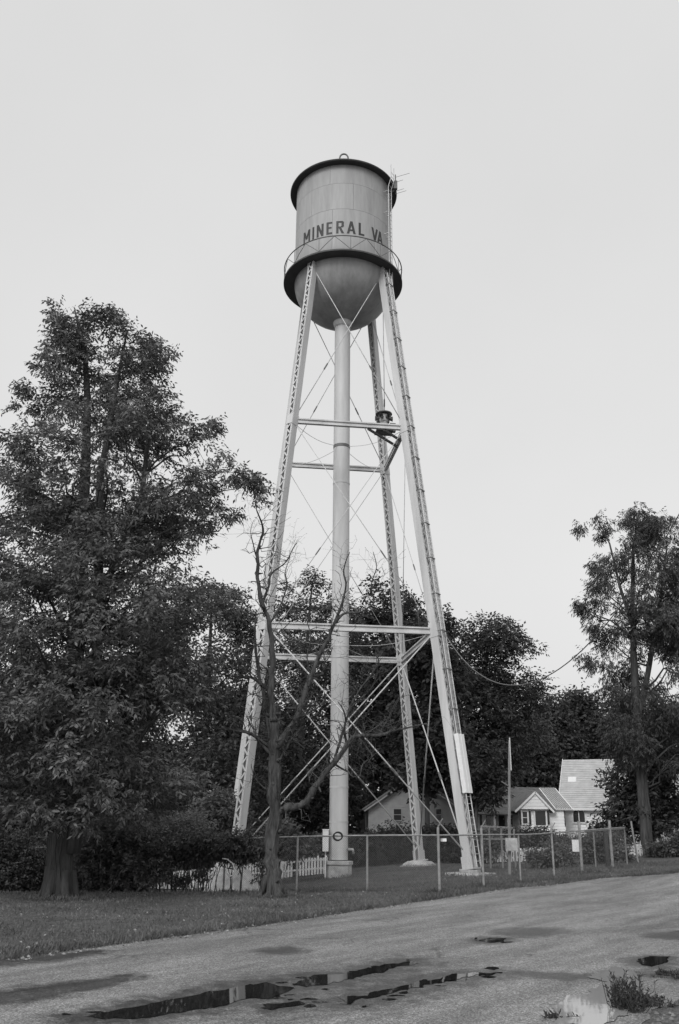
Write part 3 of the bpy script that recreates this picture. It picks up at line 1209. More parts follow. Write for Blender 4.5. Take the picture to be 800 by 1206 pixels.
# --- concrete piers
for k in ORDER:
    a = ANG[k]
    c = tl(a, RB, 0)
    g = H(c.x, c.y)
    er, et = Vector((math.cos(a), math.sin(a), 0)), Vector((-math.sin(a), math.cos(a), 0))
    top, bot = (.50, .98) if k != 'FL' else (.48, 1.12)
    zt_, zb_ = ZB - .035, g - .2
    if k == 'FR': top, bot = .86, .90
    if k == 'FR': zt_ = max(.10, g + .10)
    mb = MB()
    vs = []
    for hw, z in ((top, zt_), (bot, zb_)):
        for (i, j) in ((-1, -1), (1, -1), (1, 1), (-1, 1)):
            vs.append(Vector((c.x, c.y, z)) + er * i * hw + et * j * hw)
    mb.add(vs, [(0, 1, 2, 3), (7, 6, 5, 4)] + [(i, i + 4, (i + 1) % 4 + 4, (i + 1) % 4) for i in range(4)])
    if k == 'FR':
        mb.obox((c.x, c.y, (zt_ + ZB) / 2 - .02), er * .36, et * .36, Vector((0, 0, (ZB - zt_) / 2 + .0)))
    o = mb.build('concrete_pier', M['conc'], tower)
    bv = o.modifiers.new('bevel', 'BEVEL')
    bv.width = .03
    bv.segments = 2

# --- ladder on the outer face of the front right leg, then up the tank
aF = ANG['FR']
erF, etF = Vector((math.cos(aF), math.sin(aF), 0)), Vector((-math.sin(aF), math.cos(aF), 0))


def legp(z, dr=0.0, dt=0.0):
    return tl(aF, RAD(z) + dr, z) + etF * dt


mb = MB()
LW = .19
zs = [.35, 8, 16, 24, 33.6]
for s in (-1, 1):
    mb.tube([legp(z, .47, s * LW + .02) for z in zs] , .028, 6)
lad = mb.build('ladder', M['rod'], tower)
mb = MB()
z = .6
while z < 33.5:
    mb.tube([legp(z, .47, -LW + .02), legp(z, .47, LW + .02)], .014, 5, cap=False)
    z += .31
o = mb.build('rungs', M['rod'], lad)
o['kind'] = 'stuff'
z = 1.6
while z < 33:
    mb = MB()
    for s in (-1, 1):
        mb.bar(legp(z, .20, s * LW + .02), legp(z, .50, s * LW + .02), .05, .03)
    mb.bar(legp(z, .49, -LW - .02), legp(z, .49, LW + .06), .04, .05)
    mb.build('bracket', M['galvd'], lad)
    z += 1.95
mb = MB()
for dt in (.10, .26):
    mb.tube([legp(z, .38, dt) for z in (6.2, 14, 24, 33.4)], .062, 8)
mb.build('conduit', M['rod'], lad, smooth=True)
# locked guard over the foot of the ladder
mb = MB()
c0, c1 = legp(3.55, .56, .02), legp(6.25, .56, .02)
tt = (c1 - c0).normalized()
rr = etF.cross(tt)
mb.obox((c0 + c1) / 2, tt * (c1 - c0).length / 2, etF * .27, rr * .012)
for s in (-1, 1):
    mb.obox((c0 + c1) / 2 + etF * s * .27 - rr * 0 - erF * .10, tt * (c1 - c0).length / 2, etF * .012, rr * .11)
mb.obox((c0 + c1) / 2 + erF * .014, tt * (c1 - c0).length / 2, etF * .025, rr * .012)
mb.build('ladder_guard', M['white'], lad)
# upper ladder on the tank wall
aU = aF + R(7)
eu, tu = Vector((math.cos(aU), math.sin(aU), 0)), Vector((-math.sin(aU), math.cos(aU), 0))
mb = MB()
for s in (-1, 1):
    mb.tube([tl(aU, 3.40, BZ - 1.6) + tu * s * .2, tl(aU, 3.40, 40.3) + tu * s * .2, tl(aU, 3.60, 40.9) + tu * s * .2, tl(aU, 3.6, 41.9) + tu * s * .2], .026, 6)
z = BZ - 1.5
while z < 41.6:
    r_ = float(np.interp(z, [BZ - 1.6, 40.3, 40.9, 41.9], [3.40, 3.40, 3.60, 3.6]))
    mb.tube([tl(aU, r_, z) - tu * .2, tl(aU, r_, z) + tu * .2], .014, 5, cap=False)
    z += .31
for z in (36.8, 38.4, 40.0):
    for s in (-1, 1):
        mb.bar(tl(aU, TRAD, z) + tu * s * .2, tl(aU, 3.40, z) + tu * s * .2, .04, .03)
mb.build('tank_ladder', M['rod'], tower)
# valve box on the riser
mb = MB()
mb.box(CX - .80, CX - .50, CY - .62, CY - .34, .85, 1.85)
mb.box(CX - .82, CX - .48, CY - .64, CY - .32, 1.85, 1.90)
mb.bar((CX - .65, CY - .40, -.4), (CX - .65, CY - .40, .85), .06, .06)
mb.build('meter_box', M['white'], tower)

# --- antennas at the roof edge
aA = aF + R(17)
ea, ta = Vector((math.cos(aA), math.sin(aA), 0)), Vector((-math.sin(aA), math.cos(aA), 0))
ant = thing('antenna', tl(aA, 3.55, 41.0), 'small dark antenna with thin spikes clamped to the roof edge of the tank', 'antenna')
mb = MB()
mb.tube([tl(aA, 3.56, 40.2), tl(aA, 3.56, 41.75)], .035, 6)
mb.bar(tl(aA, 3.30, 41.05), tl(aA, 3.60, 41.05), .06, .06)
mb.bar(tl(aA, 3.1, 40.5), tl(aA, 3.60, 40.5), .06, .06)
mb.build('mast', M['siren'], ant)
mb = MB()
for z, ln in ((41.55, .95), (41.15, .5), (40.45, .55), (40.25, .7)):
    mb.tube([tl(aA, 3.56, z), tl(aA, 3.56 + ln, z + .05)], .012, 5)
mb.build('spikes', M['galvd'], ant)
mb = MB()
c = tl(aA, 3.62, 40.75) - ta * .25
mb.box(c.x - .12, c.x + .12, c.y - .10, c.y + .10, c.z - .35, c.z + .25)
mb.build('radio_box', M['siren'], ant)

# --- siren on a corner platform of the upper struts
f1 = tl(ANG['FR'], RAD(Z1), Z1)
fl1 = tl(ANG['FL'], RAD(Z1), Z1)
br1 = tl(ANG['BR'], RAD(Z1), Z1)
dL = (fl1 - f1).normalized()
dB = (br1 - f1).normalized()
sc_ = f1 + dL * 1.02 + dB * .95 + Vector((0, 0, .22))
siren = thing('siren', sc_ + Vector((0, 0, .1)), 'dark round-capped warning siren on a small platform between tower legs', 'siren')
mb = MB()
mb.bar(f1 + dL * 2.1 + Vector((0, 0, -.20)), f1 + dB * 2.2 + Vector((0, 0, -.20)), .10, .12)
mb.bar(f1 + dL * 1.2 + Vector((0, 0, -.20)), f1 + dB * 1.3 + Vector((0, 0, -.20)), .10, .12)
mb.obox(sc_ + Vector((0, 0, -.10)), dL * .48, dB * .48, Vector((0, 0, .03)))
mb.build('platform', M['siren'], siren)
c = sc_
mb = MB()
mb.lathe([(0, c.z - .06), (.30, c.z - .06), (.30, c.z + .10), (.20, c.z + .16), (.20, c.z + .55), (0, c.z + .55)], 20, c.x, c.y)
mb.build('motor', M['sirenlight'], siren, smooth='auto')
mb = MB()
mb.lathe([(0, c.z + 1.16), (.20, c.z + 1.14), (.46, c.z + 1.04), (.48, c.z + .98), (.44, c.z + .98), (.18, c.z + 1.0), (0, c.z + 1.0)], 28, c.x, c.y)
mb.build('cap', M['siren'], siren, smooth='auto')
mb = MB()
mb.lathe([(.0, c.z + .52), (.24, c.z + .52), (.26, c.z + .6), (.26, c.z + .92), (.16, c.z + 1.0)], 20, c.x, c.y)
mb.build('rotor_housing', M['sirenlight'], siren, smooth='auto')
for k in range(6):
    a = R(-115 + 60 * k)
    e = Vector((math.cos(a), math.sin(a), 0))
    cc = Vector((c.x, c.y, c.z + .72))
    mb = MB()
    pts = [cc + e * .18, cc + e * .30, cc + e * .42, cc + e * .50 + Vector((0, 0, -.0))]
    mb.tube(pts, [.07, .09, .12, .155], 12, cap=False)
    mb.tube([cc + e * .30, cc + e * .31], [.11, .11], 12)
    mb.build('horn', M['siren'], siren, smooth=True)
mb = MB()
cb = c + dL * -.52 + dB * .1
mb.obox(cb + Vector((0, 0, .22)), dL * .16, dB * .12, Vector((0, 0, .26)))
mb.build('control_box', M['siren'], siren)

# --- overhead cable from the tower out of the picture
p0 = legp(Z2 + .15, .3, .2)
p1 = at(830, 550, 18)
pts = []
for i in range(41):
    t = i / 40
    q = p0.lerp(p1, t)
    pts.append(q - Vector((0, 0, 1)) * 4 * 3.75 * t * (1 - t))
o = MB().tube(pts, [.024 - .010 * i / 40 for i in range(41)], 5).build('overhead_cable', M['cablew'], None, tuple(p0), smooth=True)
tag(o, 'thin grey cable sagging from the right tower leg towards the willowy tree', 'cable')

# ================================================================== TREES
r1 = np.random.default_rng(11)
tb1 = gnd(70, 1058)
YT = tb1.y
tree('ash_tree', 'tall broad leafy tree with a thick furrowed trunk beside the leaning tower leg', 'tree', tb1,
     [(374, 66, 76), (384, 64, 104), (396, 60, 136), (412, 56, 156), (432, 50, 176), (455, 42, 192), (485, 24, 206), (505, 8, 220), (535, -12, 236), (565, -22, 248), (600, -25, 246), (635, -22, 232), (670, -30, 238), (712, -45, 262), (760, -60, 262), (810, -70, 256), (860, -75, 252), (900, -75, 248), (940, -65, 228), (968, -55, 200)],
     YT, None, M['leafA'], M['bark'], r1, nclump=1150, rclump=.50, nspray=19, nleaf=7, L=.165, W=.06, droop=.5, flat=.6, depth=.9, thr=-.10, nfreq=.55,
     blobs=[(166, 402, 16, 12, 9), (160, 432, 18, 14, 9), (185, 425, 12, 14, 6), (135, 396, 14, 10, 6), (60, 452, 12, 14, 5), (278, 572, 24, 14, 7), (300, 572, 10, 12, 3), (238, 505, 14, 12, 3), (144, 388, 10, 8, 3), (68, 370, 4, 6, 2), (262, 600, 14, 12, 3), (104, 382, 16, 8, 4), (30, 470, 14, 12, 4), (228, 520, 12, 12, 3), (250, 560, 10, 14, 3), (265, 715, 14, 12, 3)],
     holes=[(138, 418, 6, 9), (22, 650, 26, 22), (20, 775, 24, 14), (95, 505, 16, 26), (125, 540, 14, 22), (55, 490, 18, 16), (40, 560, 16, 12), (150, 560, 14, 14), (110, 640, 18, 12), (30, 615, 20, 10), (180, 720, 16, 8), (80, 720, 14, 10), (165, 620, 10, 18), (170, 460, 12, 12), (60, 430, 12, 9), (185, 545, 9, 14), (118, 600, 12, 12), (70, 670, 14, 8), (140, 690, 12, 9), (205, 660, 10, 10), (85, 590, 9, 10), (10, 540, 14, 10), (205, 590, 10, 8)],
     limbs=150, shell=.55,
     trunks=[[(70, 1060, .46), (70, 1020, .40), (71, 980, .37), (75, 930, .35), (82, 860, .31), (88, 780, .29), (94, 700, .24), (98, 620, .20), (101, 540, .16), (103, 470, .12), (100, 410, .08), (88, 365, .03)],
             [(84, 1005, .28), (90, 940, .25), (104, 860, .21), (114, 780, .18), (116, 700, .16), (118, 560, .12), (130, 500, .09), (140, 440, .06), (150, 390, .03)],
             [(116, 700, .12), (150, 640, .12), (168, 580, .09), (176, 500, .06)],
             [(104, 860, .17), (150, 790, .13), (190, 730, .09), (240, 690, .05)],
             [(98, 620, .13), (60, 590, .09), (20, 570, .06), (-20, 540, .03)]])

BR = np.random.default_rng(23)


def bgtree(name, label, prof, Y, trunk, n=170, leaf='leafB', rc=1.15, ns=26, nl=5, L=.36, W=.20, thr=-.35, limbs=30, group='trees behind the tower', depth=.8, shell=.5, **kw):
    px = trunk[0][0]
    b = at(px, 1000, Y)
    base = on(b.x, b.y)
    return tree(name, label, 'tree', base, prof, Y, trunk, M[leaf], M['barkg'], BR, group, n, rc, ns, nl, L, W, .35, .7, depth=depth, thr=thr, nfreq=.28, limbs=limbs, shell=shell, **kw)


bgtree('oak_tree', 'dark dense tree at the picture edge behind the trunk of the broad leafy tree',
       [(800, -40, 30), (825, -70, 80), (870, -90, 115), (920, -90, 120), (965, -85, 110), (1000, -60, 90)], 50, [(20, 1010, .35), (18, 930, .28), (15, 840, .15), (12, 805, .05)], n=150, rc=1.0)
bgtree('oak_tree', 'dark tree filling the gap between the broad leafy tree and the front tower leg',
       [(690, 236, 262), (715, 212, 296), (760, 190, 312), (820, 150, 318), (880, 130, 318), (940, 120, 310), (985, 140, 300)], 56, [(235, 1010, .32), (236, 930, .26), (245, 820, .18), (250, 700, .05)], n=280, rc=.9, leaf='leafF', L=.28, W=.12, thr=-.2)
bgtree('oak_tree', 'dark dense tree directly behind the left side of the riser pipe',
       [(672, 362, 378), (690, 338, 398), (712, 322, 415), (750, 305, 425), (800, 295, 430), (860, 290, 430), (930, 295, 425), (985, 300, 415)], 68, [(352, 1010, .35), (352, 930, .3), (358, 800, .2), (368, 685, .05)], n=300, rc=1.1, ns=28, leaf='leafF', L=.3, W=.12, thr=-.15)
bgtree('oak_tree', 'dark tree behind the riser pipe and rear tower leg above the grey gabled house',
       [(690, 432, 452), (704, 412, 486), (722, 400, 512), (760, 392, 530), (810, 390, 540), (860, 395, 542), (915, 400, 540)], 74, [(424, 1008, .35), (440, 930, .3), (450, 800, .2), (452, 700, .05)], n=240, rc=1.25, ns=28, thr=-.2)
bgtree('oak_tree', 'dark rounded tree right of the tower overhanging the white bungalow',
       [(733, 565, 592), (745, 536, 612), (765, 522, 632), (795, 516, 642), (830, 515, 640), (870, 518, 630), (900, 524, 615), (920, 530, 600), (942, 540, 590)], 79,
       [(575, 990, .3), (574, 930, .26), (572, 870, .22), (572, 800, .16), (574, 745, .05)], n=270, rc=1.3, ns=30, leaf='leafG', L=.34, W=.15)
bgtree('oak_tree', 'slim dark tree with a bare forked stem in front of the grey gabled house',
       [(708, 478, 502), (724, 468, 522), (760, 462, 536), (810, 470, 545), (850, 474, 548), (890, 468, 548), (915, 470, 530), (930, 480, 515)], 60, [(504, 1005, .17), (503, 930, .15), (502, 870, .13), (498, 800, .10), (492, 715, .03)], n=120, rc=1.0)
# far woods
WT = 'trees of the far wood'
for i, (lab, x0, x1, top, Yd) in enumerate([
        ('tall far tree showing its crown just right of the rounded dark tree', 626, 672, 826, 200),
        ('far round-topped tree rising behind the church roof', 652, 706, 815, 215),
        ('far tree of the wood seen behind the trunk of the willowy tree', 694, 762, 822, 210),
        ('far tree at the right picture edge behind the willowy tree', 748, 822, 830, 200),
        ('far tree low between the rounded dark tree and the church roof', 590, 650, 852, 185)]):
    m = (x0 + x1) / 2
    bgtree('wood_tree', lab, [(top, m - 8, m + 8), (top + 10, x0 + 10, x1 - 10), (top + 30, x0, x1), (top + 70, x0 - 4, x1 + 4), (top + 110, x0 - 4, x1 + 4), (960, x0, x1)], Yd,
           [(m, 985, .35), (m, 930, .3), (m, top + 40, .12), (m, top + 8, .04)], n=190, rc=2.5, ns=28, L=.85, W=.48, group=WT, limbs=10)
bgtree('wood_tree', 'dark far tree seen low behind the grey gabled house', [(840, 420, 470), (870, 405, 560), (930, 400, 570), (985, 400, 570)], 92, [(470, 990, .35), (470, 930, .3), (470, 860, .1)], n=170, rc=1.5, ns=26, L=.5, W=.28, group=WT, limbs=8)
bgtree('wood_tree', 'dark far tree low behind the front tower leg and dead tree', [(820, 240, 290), (870, 210, 400), (930, 200, 410), (1000, 200, 410)], 84, [(300, 1005, .35), (300, 930, .3), (300, 850, .1)], n=210, rc=1.5, ns=26, L=.5, W=.28, group=WT, limbs=8)
bgtree('wood_tree', 'dark far tree at the left picture edge behind the broad leafy tree', [(850, 10, 80), (880, -30, 180), (930, -40, 220), (1010, -40, 220)], 70, [(90, 1010, .35), (90, 930, .3), (90, 870, .1)], n=220, rc=1.4, ns=26, L=.45, W=.25, group=WT, limbs=8)

# right-hand willowy tree
r2 = np.random.default_rng(5)
tr2 = gnd(765, 1009)
YR = tr2.y
tree('willow_tree', 'willowy drooping tree with a tall bare trunk beside the road', 'tree', tr2,
     [(600, 738, 774), (612, 722, 790), (635, 712, 806), (665, 700, 822), (700, 690, 830), (740, 692, 832), (775, 700, 830), (810, 705, 835), (850, 712, 838), (885, 722, 836), (905, 740, 825)],
     YR, None, M['leafC'], M['bark'], r2, nclump=430, rclump=.64, nspray=25, nleaf=7, L=.20, W=.06, droop=1.3, flat=.95, depth=.9, thr=-.10, nfreq=.4,
     blobs=[(700, 612, 16, 6, 4), (716, 622, 8, 10, 3), (686, 715, 10, 20, 4), (694, 780, 8, 18, 4), (700, 668, 8, 12, 3)], holes=[(712, 650, 12, 9), (765, 700, 9, 13), (735, 760, 8, 16), (790, 640, 9, 10), (728, 690, 8, 8), (775, 770, 9, 14), (700, 745, 12, 12)],
     limbs=90, shell=.55,
     trunks=[[(765, 1010, .36), (761, 980, .32), (757, 930, .30), (753, 880, .27), (750, 830, .23), (746, 770, .20), (745, 710, .15), (746, 650, .10), (752, 606, .03)],
             [(751, 850, .22), (762, 800, .17), (772, 740, .13), (780, 690, .09), (786, 640, .04)],
             [(746, 740, .13), (730, 690, .09), (718, 640, .05), (704, 612, .02)]])
bgtree('dark_tree', 'small dark tree hiding the left end of the bungalow roof', [(880, 548, 580), (905, 540, 590), (930, 542, 592), (952, 548, 582)], 58, [(560, 1008, .12), (561, 960, .1), (563, 890, .03)], n=44, rc=.7, ns=24, L=.28, W=.13, group='trees by the church', limbs=14)
bgtree('dark_tree', 'low dark tree with bright gaps in front of the church roof', [(885, 740, 790), (905, 722, 820), (935, 708, 830), (965, 700, 830), (985, 712, 820)], 57, [(770, 1000, .2), (768, 960, .16), (765, 900, .05)],
       n=105, rc=.75, ns=22, L=.3, W=.14, thr=-.05, group='trees by the church', limbs=25)

# ---------------- the dead tree
DB = gnd(320, 1056)
YD = DB.y
dead = thing('dead_tree', DB, 'leafless dead tree with crooked bare branches standing before the fence', 'tree')
rd = np.random.default_rng(3)


def poly(pts, r0, r1, dy=0.0, dy0=0.0, seed=0, n=8):
    P = [at(x, y, YD + dy0 + (dy - dy0) * i / (len(pts) - 1)) for i, (x, y) in enumerate(pts)]
    out, rad = [], []
    for i in range(len(P) - 1):
        m = 5
        a, b = P[max(0, i - 1)], P[min(len(P) - 1, i + 2)]
        for j in range(m):
            t = j / m
            # Catmull-Rom
            p0_, p1_, p2_, p3_ = a, P[i], P[i + 1], b
            q = .5 * ((2 * p1_) + (-p0_ + p2_) * t + (2 * p0_ - 5 * p1_ + 4 * p2_ - p3_) * t * t + (-p0_ + 3 * p1_ - 3 * p2_ + p3_) * t ** 3)
            s = (i + t) / (len(P) - 1)
            k = r0 + (r1 - r0) * s
            out.append(q + noise.noise_vector(q * 1.7) * min(.10, .03 + k * .6) + noise.noise_vector(q * 4.5) * min(.05, k * .45))
            rad.append(k * (1 + .30 * noise.noise(q * 3.7) + .22 * noise.noise(q * 9)))
    out.append(P[-1])
    rad.append(r1)
    return out, rad


DTR = (.27, .13)
tmb = MB()
pts, rad = poly([(320, 1060), (321, 1035), (322, 1000), (323, 950), (323, 905), (323, 868), (322, 830)], *DTR)
rad[0] *= 1.35
rad[1] *= 1.15
tmb.tube(pts, rad, 14)
for i in range(6):
    a = i * 1.05 + .3
    e = Vector((math.cos(a), math.sin(a), 0))
    tmb.tube([DB + e * .18 + Vector((0, 0, .6)), DB + e * .27 + Vector((0, 0, .2)), DB + e * .45 + Vector((0, 0, -.05))], [.09, .09, .04], 7)
for i in range(26):
    j = rd.integers(4, len(pts) - 2)
    a = rd.random() * 6.28
    e = Vector((math.cos(a), math.sin(a), .35 + .5 * rd.random()))
    q = pts[j] + Vector((math.cos(a), math.sin(a), 0)) * rad[j] * .75
    ln = .05 + .22 * rd.random() ** 3
    tmb.tube([q, q + e * ln * .6, q + e * ln], [.075, .05, .03], 6)
for i in range(9):
    a = i * 6.283 / 9 + rd.random() * .3
    tmb.tube([pts[q] + Vector((math.cos(a + .3 * math.sin(q * .5 + i)), math.sin(a + .3 * math.sin(q * .5 + i)), 0)) * rad[q] * .96 for q in range(len(pts))], [rad[q] * (.10 + .10 * rd.random()) for q in range(len(pts))], 5)
tmb.build('trunk', M['barkd'], dead, smooth=True)
BRN = [
    ([(322, 850), (321, 828), (320, 805), (321, 768), (318, 735), (310, 712), (304, 685), (304, 660), (306, 640), (310, 622), (303, 603), (301, 592)], 0.125, 0.013, -.4),
    ([(321, 900), (316, 850), (306, 802), (301, 766), (300, 735), (302, 722)], 0.084, 0.016, .8),
    ([(325, 880), (336, 862), (347, 848), (360, 815), (372, 785), (385, 756), (395, 735), (406, 722), (425, 720), (441, 710), (455, 694)], 0.122, 0.011, -.8),
    ([(395, 735), (402, 715), (407, 690), (405, 668), (412, 650)], 0.053, 0.010, -.6),
    ([(441, 710), (437, 690), (444, 668), (440, 650)], 0.027, 0.008, -.8),
    ([(324, 960), (340, 951), (357, 947), (374, 925), (393, 898), (408, 880), (420, 868), (447, 865), (465, 860), (487, 856), (503, 852)], .135, .012, -1.4),
    ([(393, 898), (408, 908), (416, 915), (424, 913)], 0.038, 0.010, -1.2),
    ([(420, 868), (432, 880), (438, 892), (428, 900), (424, 915)], 0.034, 0.010, -1.2),
    ([(408, 880), (405, 860), (412, 838), (430, 818), (445, 800)], 0.046, 0.011, -1.0),
    ([(318, 888), (304, 870), (285, 860), (258, 858), (246, 849)], 0.068, 0.016, .5),
    ([(318, 815), (310, 806), (296, 798), (276, 796), (252, 792)], 0.068, 0.016, .4),
    ([(296, 798), (284, 796), (279, 772), (274, 755)], 0.027, 0.008, .6),
    ([(279, 800), (278, 825), (276, 848)], 0.023, 0.010, .5),
    ([(316, 878), (296, 864), (276, 860), (250, 856), (240, 842)], 0.046, 0.012, -.4),
    ([(310, 712), (316, 690), (320, 675), (335, 662), (345, 647), (350, 640)], 0.046, 0.010, -.7),
    ([(304, 660), (298, 640), (296, 625), (300, 612)], 0.023, 0.006, -.3),
    ([(318, 735), (330, 715), (338, 690), (336, 672), (342, 655)], 0.038, 0.008, 0),
    ([(360, 815), (368, 800), (362, 775), (366, 750), (360, 725)], 0.038, 0.010, -.4),
    ([(347, 848), (366, 838), (380, 828), (386, 812)], 0.030, 0.008, -.3),
    ([(323, 935), (310, 925), (300, 915), (296, 900)], 0.038, 0.010, -.5),
    ([(393, 898), (400, 872), (406, 850), (404, 836), (398, 826)], .05, .010, -1.2),
    ([(447, 865), (455, 850), (462, 835), (470, 822)], .035, .010, -1.2),
    ([(412, 838), (424, 812), (440, 790), (446, 778), (441, 770)], .04, .010, -1.0),
    ([(326, 905), (338, 880), (352, 845), (368, 832), (376, 818)], .05, .010, .5),
    ([(372, 785), (385, 778), (392, 762)], 0.027, 0.008, -.3),
]
for k, (pl, r0, r1_, dy) in enumerate(BRN):
    pts, rad = poly(pl, r0, r1_, dy, dy * .3 if pl[0][1] < 870 else 0)
    b = MB()
    b.tube(pts, rad, 8)
    for j in range(1, len(pts) - 1):
        if rad[j] > .03 and rd.random() < .55:
            a = Vector(rd.normal(size=3)).normalized()
            q = Vector(pts[j]) + a * rad[j] * .6
            ln = rad[j] * (.9 + 2.2 * rd.random() ** 2)
            b.tube([q, q + a * ln * .6, q + a * ln], [rad[j] * .55, rad[j] * .38, rad[j] * .18], 6)
    br = b.build('branch', M['barkd'], dead, smooth=True)
    tw = MB()
    for j in range(3, len(pts) - 1):
        for q in range(1 if rad[j] > .09 else 2):
            if rd.random() < .5:
                e = Vector(pts[j]) + Vector(rd.normal(size=3) * np.array([.55, .5, .45])) + Vector((0, 0, .35))
                wp = wobble_path(pts[j], e, 4, .09, rd)
                r_ = min(rad[j] * .4, .022)
                tw.tube(wp, [r_, r_ * .8, r_ * .65, r_ * .5, .005], 4)
                e2 = Vector(wp[2]) + Vector(rd.normal(size=3) * .25) + Vector((0, 0, .15))
                tw.tube(wobble_path(wp[2], e2, 3, .1, rd), [r_ * .5, r_ * .4, r_ * .3, .004], 4)
                e2 = Vector(wp[3]) + Vector(rd.normal(size=3) * .22) + Vector((0, 0, .05))
                tw.tube(wobble_path(wp[3], e2, 3, .1, rd), [r_ * .4, r_ * .35, r_ * .3, .004], 4)
    if tw.v:
        o = tw.build('twigs', M['barkd'], br)
        o['kind'] = 'stuff'

# ================================================================== CHAIN LINK FENCE
def plan_pt(px, path):
    """where the fence line crosses the sight line of this picture column"""
    best = None
    for (a, b) in zip(path[:-1], path[1:]):
        for i in range(201):
            t = i / 200
            x, y = a[0] + (b[0] - a[0]) * t, a[1] + (b[1] - a[1]) * t
            v = Vector((x, y, H(x, y) + 1 - EYE))
            u = v.dot(rt) / v.dot(fwd) * F + 400
            if best is None or abs(u - px) < best[0]:
                best = (abs(u - px), x, y)
    return best[1], best[2]


def pt(px, Y):
    v = at(px, 1015, Y)
    return (v.x, v.y)


PATH = [pt(-60, 36), pt(260, 33.6), pt(517, 31.6), pt(654, 40.5), pt(740, 45.5)]
fence = thing('chain_link_fence', on(*PATH[2]), 'chain link fence with thin round posts and a top rail round the tower yard', 'fence')
FH = 1.78
post_mb = MB().tube([(ORG[fence.name].x, ORG[fence.name].y, ORG[fence.name].z - .15), (ORG[fence.name].x, ORG[fence.name].y, ORG[fence.name].z + FH + .02)], .036, 8)
proto = None
PX = [(-30, 0), (40, 0), (118, 0), (204, 0), (265, 0), (350, 0), (432, 0), (517, .36), (568, .34), (612, .05), (651, .2)]
for px, ex in PX:
    x, y = plan_pt(px, PATH)
    if ex > .1:
        b = on(x, y)
        m_ = MB().tube([b - Vector((0, 0, .15)), b + Vector((0, 0, FH + ex * .7))], .045, 8)
        if px in (517, 651, 568):
            m_.bar(b + Vector((0, 0, FH + ex * .7)), b + Vector((.16, -.1, FH + ex * .7 + .28)), .03, .03)
        m_.build('post', M['galv'], fence, smooth='auto')
    else:
        if proto is None:
            proto = post_mb.build('post', M['galv'], fence, smooth='auto')
            o = proto
        else:
            o = dup(proto, fence)
        o.location = on(x, y) - ORG[fence.name]
seg = []
for (a, b) in zip(PATH[:-1], PATH[1:]):
    L = math.hypot(b[0] - a[0], b[1] - a[1])
    n = max(1, int(L / 1.5))
    seg += [(a[0] + (b[0] - a[0]) * i / n, a[1] + (b[1] - a[1]) * i / n) for i in range(n)]
seg.append(PATH[-1])
MB().tube([on(x, y, FH) for x, y in seg], .028, 7).build('top_rail', M['galv'], fence, smooth=True)
wm = MB()
sp = .075
for (a, b) in zip(seg[:-1], seg[1:]):
    A, B = on(*a), on(*b)
    L = math.hypot(b[0] - a[0], b[1] - a[1])
    d = (B - A) / L
    zt = FH - .03
    n = int((L) / sp)
    for i in range(-int(zt / sp), n + 1):
        for sg in (1, -1):
            s0 = i * sp
            # diagonal from bottom (s0) to top (s0 + zt), clipped to 0..L
            lo, hi = max(0, s0), min(L, s0 + zt)
            if hi - lo < .02: continue
            z0, z1 = lo - s0, hi - s0
            if sg < 0: z0, z1 = zt - z0, zt - z1
            p = A + d * lo + Vector((0, 0, z0 + .02))
            q = A + d * hi + Vector((0, 0, z1 + .02))
            nrm = Vector((-d.y, d.x, 0))
            wdt = Vector((d.x, d.y, 0)) * .003
            wm.add([p - wdt, p + wdt, q + wdt, q - wdt], [(0, 1, 2, 3)])
o = wm.build('wire_mesh', M['wire'], fence)
o['kind'] = 'stuff'
# small white tag by the tall post, and a plate farther along
x, y = plan_pt(523, PATH)
t0 = on(x, y, FH - .15)
mb = MB()
mb.box(t0.x - .10, t0.x + .10, t0.y - .05, t0.y - .035, t0.z - .05, t0.z + .05)
tag(mb.build('tag_plate', M['white'], None, tuple(t0)), 'tiny blank white plate wired to the fence by a tall post', 'tag')
# dark coil hung on the top rail before the riser
x, y = plan_pt(397.5, PATH)
c = on(x, y, FH - .02)
mb = MB()
for q in range(3):
    mb.tube([c + Vector((.15 * math.cos(R(a)) + .01 * q, -.06 - .015 * q, .13 * math.sin(R(a)) + .008 * q)) for a in range(0, 361, 20)], .022, 6, cap=False)
tag(mb.build('cable_coil', M['dark'], None, tuple(c), smooth=True), 'dark round coil hung on the fence rail in front of the riser', 'coil')

# taller loose posts where the fence ends near the road
LP = [(686, 967, 1028, .085, 'thick pale post taller than the fence right of the small white sign'), (702, 970, 1021, .05, 'slim post between the two thick posts near the church window'), (722, 966, 1022, .085, 'thick post doubled with a dark timber near the low dark tree'),
      (739, 974, 1019, .045, 'thin post right of the doubled thick post'), (752, 967, 1016, .06, 'pale post leaning against the trunk of the willowy tree')]
for px, yt, yb, r_, lab in LP:
    b = gnd(px, yb)
    h = at(px, yt, b.y).z - b.z
    ln = Vector((-.18 if px > 745 else .02, 0, 0))
    o = MB().tube([b - Vector((0, 0, .15)), b + Vector((0, 0, h)) + ln], r_ * .8, 9).build('fence_post', M['wood'] if r_ < .08 else M['galv'], None, tuple(b), smooth='auto')
    tag(o, lab, 'post', 'loose posts by the willowy tree')
b = gnd(717, 1021)
o = MB().box(b.x - .09, b.x + .09, b.y, b.y + .18, b.z - .1, b.z + 1.75).build('timber_post', M['dark'], None, tuple(b))
tag(o, 'square dark timber post standing beside a thick pale one', 'post', 'loose posts by the willowy tree')
b0, b1 = gnd(686, 1028), gnd(740, 1019)
o = MB().tube([b0 + Vector((0, 0, 1.7)), b1 + Vector((0, 0, 1.7))], .03, 6).build('loose_rail', M['galvd'], None, tuple(b0))
tag(o, 'thin horizontal rail joining the loose posts left of the willowy tree', 'rail')
